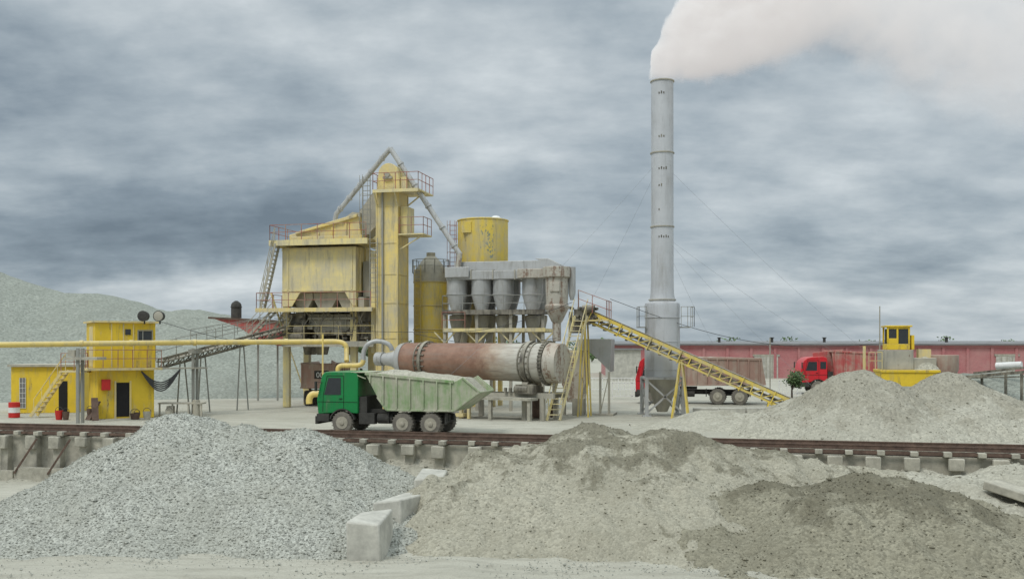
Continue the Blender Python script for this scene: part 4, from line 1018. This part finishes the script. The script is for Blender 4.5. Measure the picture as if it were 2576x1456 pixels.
for a,b,t in ((1897,1957,896),(2058,2122,894),(2505,2560,895)):
    z=WF.Z(t,1900); p.b(WF.U(a)-.2,WF.U(b)+.2,-.12,-.01,z,z+.25)
    for k in range(1,4): u=WF.U(a)+(WF.U(b)-WF.U(a))*k/4; p.b(u-.04,u+.04,-.13,-.081,0,z-.02)
p.done()
p=Part(WH,'cornice_and_pilasters',M['brick'],30)
for i in range(24): p.b(i*3-.0,i*3+.35,-.15,-.001,0,zw-.3)
p.b(0,wl,-.2,-.002,zw-.28,zw-.02); p.done()
GS=Root('grey_shed',W,at(1570,118),118); p=Part(GS,'walls',M['conc'],30); p.b(at(1535,118),at(1612,118),118,124,0,hz(880,118)); p.done()
p=Part(GS,'roof',M['roof']); p.b(at(1530,118),at(1616,118),117.7,124.3,hz(880,118)+.01,hz(876,118)); p.done()

# white fence
FN=Root('white_fence',W,at(1575,88),88); p=Part(FN,'panels',M['white'])
for a,b,dd_ in ((1475,1620,88),(1960,2015,80),(1540,1600,76)):
    x0,x1=at(a,dd_),at(b,dd_); p.beam((x0,dd_,1.25),(x1,dd_,1.25),.06); p.beam((x0,dd_,.25),(x1,dd_,.25),.06)
    n=int((x1-x0)/.28)
    for k in range(n+1): xx=x0+(x1-x0)*k/n; p.beam((xx,dd_,0.0 if k%5==0 else .25),(xx,dd_,1.3),.06 if k%5==0 else .03)
p.done()
KB=Root('concrete_kerb_blocks',W,at(1800,62),62); p=Part(KB,'blocks',M['conc'],30,.03)
for k in range(5): x0=at(1740,60)+k*1.6; p.beam((x0,59.5+k*.1,.18),(x0+1.5,59.5+k*.1,.18),.4,.35)
p.done()

# ------------------------------------------------------------------ yellow crushing machine (right)
YF=Frame(at(2215,62),62,rad(-10)); YM=Root('mobile_crusher',YF,0,0)
yu=lambda px,v=0:YF.U(px,v); yz=lambda py,px=2270,v=0:YF.Z(py,px,v)
p=Part(YM,'hull',M['yel2'],30,.03); p.prism([(yu(2218),yz(932)),(yu(2362),yz(936)),(yu(2330),yz(955)),(yu(2290),yz(975)),(yu(2235),yz(975)),(yu(2218),yz(955))],0,2.6)
p.b(yu(2216),yu(2366),-.08,2.7,yz(937),yz(930)); p.done()
p=Part(YM,'legs',M['yel']); 
for px in (2235,2290):
    for v in (.2,2.2): p.b(yu(px)-.1,yu(px)+.1,v,v+.2,0,yz(972))
p.done()
p=Part(YM,'engine_body',M['grey'],30,.03); p.b(yu(2224),yu(2300),.2,2.3,yz(930)+.002,yz(880)); p.b(yu(2300)+.002,yu(2360),.4,2.3,yz(930)+.003,yz(900)); p.done()
p=Part(YM,'cab_frame',M['yel2'],30,.02)
cx0,cx1,cz0,cz1=yu(2234),yu(2292),yz(879),yz(822)
p.b(cx0,cx1,.3,1.8,cz0,cz0+.35); p.b(cx0-.08,cx1+.12,.2,1.9,cz1,cz1+.1)
for x in (cx0+.05,cx0+.62,cx1-.05):
    for y in (.35,1.75): p.b(x-.055,x+.055,y-.05,y+.05,cz0+.35,cz1)
p.b(cx0+.0,cx0+.62,.3,.34,cz0+.35,cz0+.7); p.b(cx0,cx1,.31,.38,cz1-.12,cz1-.002); p.b(cx1+.12,cx1+.3,.5,1.5,cz0,cz0+.9); p.done()
p=Part(YM,'cab_glass',M['glass']); p.b(cx0+.7,cx1-.1,.345,.36,cz0+.36,cz1-.12); p.b(cx0+.1,cx0+.56,.345,.36,cz0+.72,cz1-.12); p.b(cx0+.1,cx1-.1,1.5,1.55,cz0+.36,cz1-.1); p.done()
p=Part(YM,'hopper_bin',M['brown'],30,.02); u=yu(2385); p.lathe((u,1.6,0),[(.5,yz(975)),(1.0,yz(930)),(1.0,yz(893)),(.9,yz(893)),(.9,yz(905))],24); p.done()
p=Part(YM,'sand_heap',M['sandload'],60); q_=[];fs=[]
for i in range(16):
    for j in range(9):
        t=i/15;s_=j/8; x=yu(2300)+(yu(2370)-yu(2300))*t; q_.append((x,.1+2.4*s_,yz(933)+math.sin(math.pi*t)**.7*math.sin(math.pi*s_)**.6*.95+.06*noise.noise(Vector((x*3,s_*6,1)))))
for i in range(15):
    for j in range(8): fs.append((i*9+j,(i+1)*9+j,(i+1)*9+j+1,i*9+j+1))
p.add(q_,fs); p.done()
p=Part(YM,'side_rails',M['yel']); p.rail([(yu(2185),-.1,yz(930)),(yu(2218),-.1,yz(930))],1.1,.03,.5); p.beam((yu(2172),-.1,0),(yu(2172),-.1,yz(870)),.1); p.beam((yu(2180),.6,0),(yu(2180),.6,yz(870)),.08); p.b(yu(2320),yu(2352),1.0,1.6,yz(900),yz(878)); p.done()
FC_=Root('ground_conveyor',W,at(2500,58),58); p=Part(FC_,'frame',M['dark'])
p.beam(P(2430,948,60),P(2640,930,54),.12,.16); p.beam(P(2450,938,61),P(2640,918,56),.1,.12); p.beam(P(2450,950,60),P(2640,945,52),.5,.06)
for px,dd_ in ((2470,59.5),(2530,57.5),(2570,56)): p.beam((at(px,dd_),dd_,0),(at(px,dd_),dd_,hz(940,dd_)),.12)
p.done()
p=Part(FC_,'white_tank',M['white'],35); p.cyl(P(2506,920,60),P(2570,917,59),.2); p.done()
UP=Root('utility_pole',W,at(2213,66),66); p=Part(UP,'pole',M['grey']); p.cyl((at(2213,66),66,0),(at(2213,66),66,hz(770,66)),.06,.035,10); p.done()
UP=Root('utility_pole',W,at(1937,75),75); p=Part(UP,'pole',M['grey']); p.cyl((at(1937,75),75,0),(at(1937,75),75,hz(850,75)),.05,.05,8); p.done()

# ------------------------------------------------------------------ vegetation
def leafmat(name,c):
    m,nt,bs=newmat(name); gi=N(nt,'ShaderNodeNewGeometry'); L(nt,mixc(nt,gi.outputs['Random Per Island'],tuple(x*.5 for x in c[:3])+(1,),tuple(x*1.5 for x in c[:3])+(1,)),bs.inputs['Base Color']); bs.inputs['Roughness'].default_value=.8; return m
LM=leafmat('leaves',(.08,.13,.045,1)); BK=plain('bark',(.08,.06,.045,1))
def tree(name,x,y,h,r,n,leaf,z0=0):
    rt_=Root(name,W,x,y,z0); tr_=Part(rt_,'trunk',BK); lf=Part(rt_,'crown',LM,0)
    tr_.cyl((x,y,z0),(x,y,z0+h*.6),r*.1,r*.04,8)
    cl=[]
    for k in range(9):
        a=random.random()*6.28; rr=random.uniform(.2,.75)*r; cz_=z0+h*random.uniform(.4,.9); c=Vector((x+math.cos(a)*rr,y+math.sin(a)*rr,cz_)); cl.append(c); tr_.beam((x,y,z0+h*.3),c,r*.03)
    for k in range(n):
        c=random.choice(cl); d=Vector((random.gauss(0,1),random.gauss(0,1),random.gauss(0,.8)))*r*.24; q=c+d; q.z=max(q.z,z0+.1)
        a=Vector((random.gauss(0,1),random.gauss(0,1),random.gauss(0,1))).normalized()*leaf; b=a.orthogonal().normalized()*leaf*.7
        lf.add([q-a,q-b,q+a,q+b],[(0,1,2,3)])
    tr_.done(); lf.done()
tree('green_bush',at(1992,78),78,2.0,.9,900,.1)
DT=Root('distant_trees',W,0,260); lf=Part(DT,'crowns',LM,0); tr_=Part(DT,'trunks',BK)
for k in range(150):
    x=random.uniform(-150,190); y=random.uniform(240,320); h=random.uniform(4.2,6.2)+(1.2 if random.random()<.1 else 0); tr_.cyl((x,y,0),(x,y,h*.7),.2,.1,6)
    for j in range(110):
        rr=random.uniform(0,1)**.5*h*.4; a=random.random()*6.28; q=Vector((x+math.cos(a)*rr,y+math.sin(a)*rr,h*(.15+.85*random.random()**.8)*(1-.25*rr/h)))
        d=Vector((random.gauss(0,1),random.gauss(0,1),random.gauss(0,1))).normalized()*.42; b=d.orthogonal().normalized()*.32; lf.add([q-d,q-b,q+d,q+b],[(0,1,2,3)])
tr_.done(); lf.done()
tree('young_tree',at(448,112),112,9.2,1.4,700,.14)
tree('young_tree',at(1772,150),150,5.6,1.0,500,.16)

# ------------------------------------------------------------------ smoke plume
sx,sy,sz=at(1665,58),58,hz(205,58)
me=bpy.data.meshes.new('smoke_plume')
X0,X1,Y0,Y1,Z0,Z1=-1.2,23,-4,4,-4,8.5
vs=[(x,y,z) for x in (X0,X1) for y in (Y0,Y1) for z in (Z0,Z1)]
me.from_pydata(vs,[],[(0,1,3,2),(4,6,7,5),(0,4,5,1),(2,3,7,6),(0,2,6,4),(1,5,7,3)]); me.update()
so=bpy.data.objects.new('smoke_plume',me); sc.collection.objects.link(so); so.location=(sx,sy,sz)
m=bpy.data.materials.new('smoke'); m.use_nodes=True; nt=m.node_tree
for n in list(nt.nodes): nt.nodes.remove(n)
out=N(nt,'ShaderNodeOutputMaterial'); pv=N(nt,'ShaderNodeVolumePrincipled'); L(nt,pv.outputs[0],out.inputs['Volume'])
tc=N(nt,'ShaderNodeTexCoord').outputs['Object']; s0=N(nt,'ShaderNodeSeparateXYZ'); L(nt,tc,s0.inputs[0])
wn=N(nt,'ShaderNodeTexNoise'); wn.inputs['Scale'].default_value=.6; wn.inputs['Detail'].default_value=4; wn.inputs['Roughness'].default_value=.64; L(nt,tc,wn.inputs[0])
amp=rng(nt,s0.outputs[0],-.5,6,.6,3.6)
def VM(op,a,b=None):
    k=N(nt,'ShaderNodeVectorMath',operation=op)
    for i,x in ((0,a),(1,b)):
        if x is None: continue
        if hasattr(x,'links'): L(nt,x,k.inputs[i])
        else: k.inputs[i].default_value=x
    return k
o=VM('SUBTRACT',wn.outputs['Color'],(.5,.5,.5)); s_=VM('SCALE',o.outputs[0]); L(nt,amp,s_.inputs['Scale']); pp=VM('ADD',tc,s_.outputs[0]).outputs[0]
sp=N(nt,'ShaderNodeSeparateXYZ'); L(nt,pp,sp.inputs[0]); xx,yy,zz=sp.outputs
CX0,CX1=-2,26
def curve(x,pts,lo,hi):
    fc=N(nt,'ShaderNodeFloatCurve'); L(nt,rng(nt,x,CX0,CX1),fc.inputs[1]); cv=fc.mapping.curves[0]
    P_=[((a-CX0)/(CX1-CX0),(b-lo)/(hi-lo)) for a,b in pts]
    cv.points[0].location=P_[0]; cv.points[-1].location=P_[-1]
    for a in P_[1:-1]: cv.points.new(*a)
    for a in cv.points: a.handle_type='VECTOR'
    fc.mapping.update(); return rng(nt,fc.outputs[0],0,1,lo,hi)
zl=curve(xx,[(-2,3),(-.72,.0),(.65,-.1),(2.2,-.1),(5.4,.3),(8.9,1.5),(10.6,1.6),(12.4,-.1),(14.7,-1.8),(17,-2.8),(21,-3.8),(26,-4)],-6,12)
zu=curve(xx,[(-2,3.01),(-.72,.35),(-.62,1.6),(0,3.2),(.8,4.6),(2,5.8),(5,7.4),(10,8.5),(26,10)],-6,12)
ry=curve(xx,[(-2,.3),(-.65,.5),(.6,1.0),(3,2),(8,3.0),(15,3.6),(26,3.8)],-6,12)
dn=curve(xx,[(-2,0),(-.8,.0),(-.6,4),(1,3.0),(4,1.9),(8,1.05),(11,.55),(15,.34),(20,.27),(26,.25)],-6,12)
cc=mth(nt,'MULTIPLY',mth(nt,'ADD',zl,zu),.5); rz=mth(nt,'MAXIMUM',mth(nt,'MULTIPLY',mth(nt,'SUBTRACT',zu,zl),.5),.05)
a=mth(nt,'DIVIDE',mth(nt,'SUBTRACT',zz,cc),rz); b=mth(nt,'DIVIDE',yy,ry)
qq=mth(nt,'SQRT',mth(nt,'ADD',mth(nt,'MULTIPLY',a,a),mth(nt,'MULTIPLY',b,b)))
mr_=N(nt,'ShaderNodeMapRange'); L(nt,qq,mr_.inputs[0]); L(nt,rng(nt,s0.outputs[0],0,12,.78,.3),mr_.inputs[1]); mr_.inputs[2].default_value=1.06; mr_.inputs[3].default_value=1; mr_.inputs[4].default_value=0; mr_.interpolation_type='SMOOTHSTEP'
n2=wn.outputs[0]; md_=rng(nt,n2,.35,.62,.35,1.35)
den=mth(nt,'MULTIPLY',mth(nt,'MULTIPLY',mr_.outputs[0],mth(nt,'MAXIMUM',dn,0)),md_)
L(nt,den,pv.inputs['Density']); pv.inputs['Color'].default_value=(.97,.96,.95,1); pv.inputs['Anisotropy'].default_value=.1
L(nt,mth(nt,'MULTIPLY',den,.37),pv.inputs['Emission Strength']); pv.inputs['Emission Color'].default_value=(.93,.90,.875,1)  # smoke glows by itself: added emission stands in for multiply scattered daylight
me.materials.append(m)
try: m.cycles.volume_step_rate=.25
except Exception as ex: print('steprate',ex)
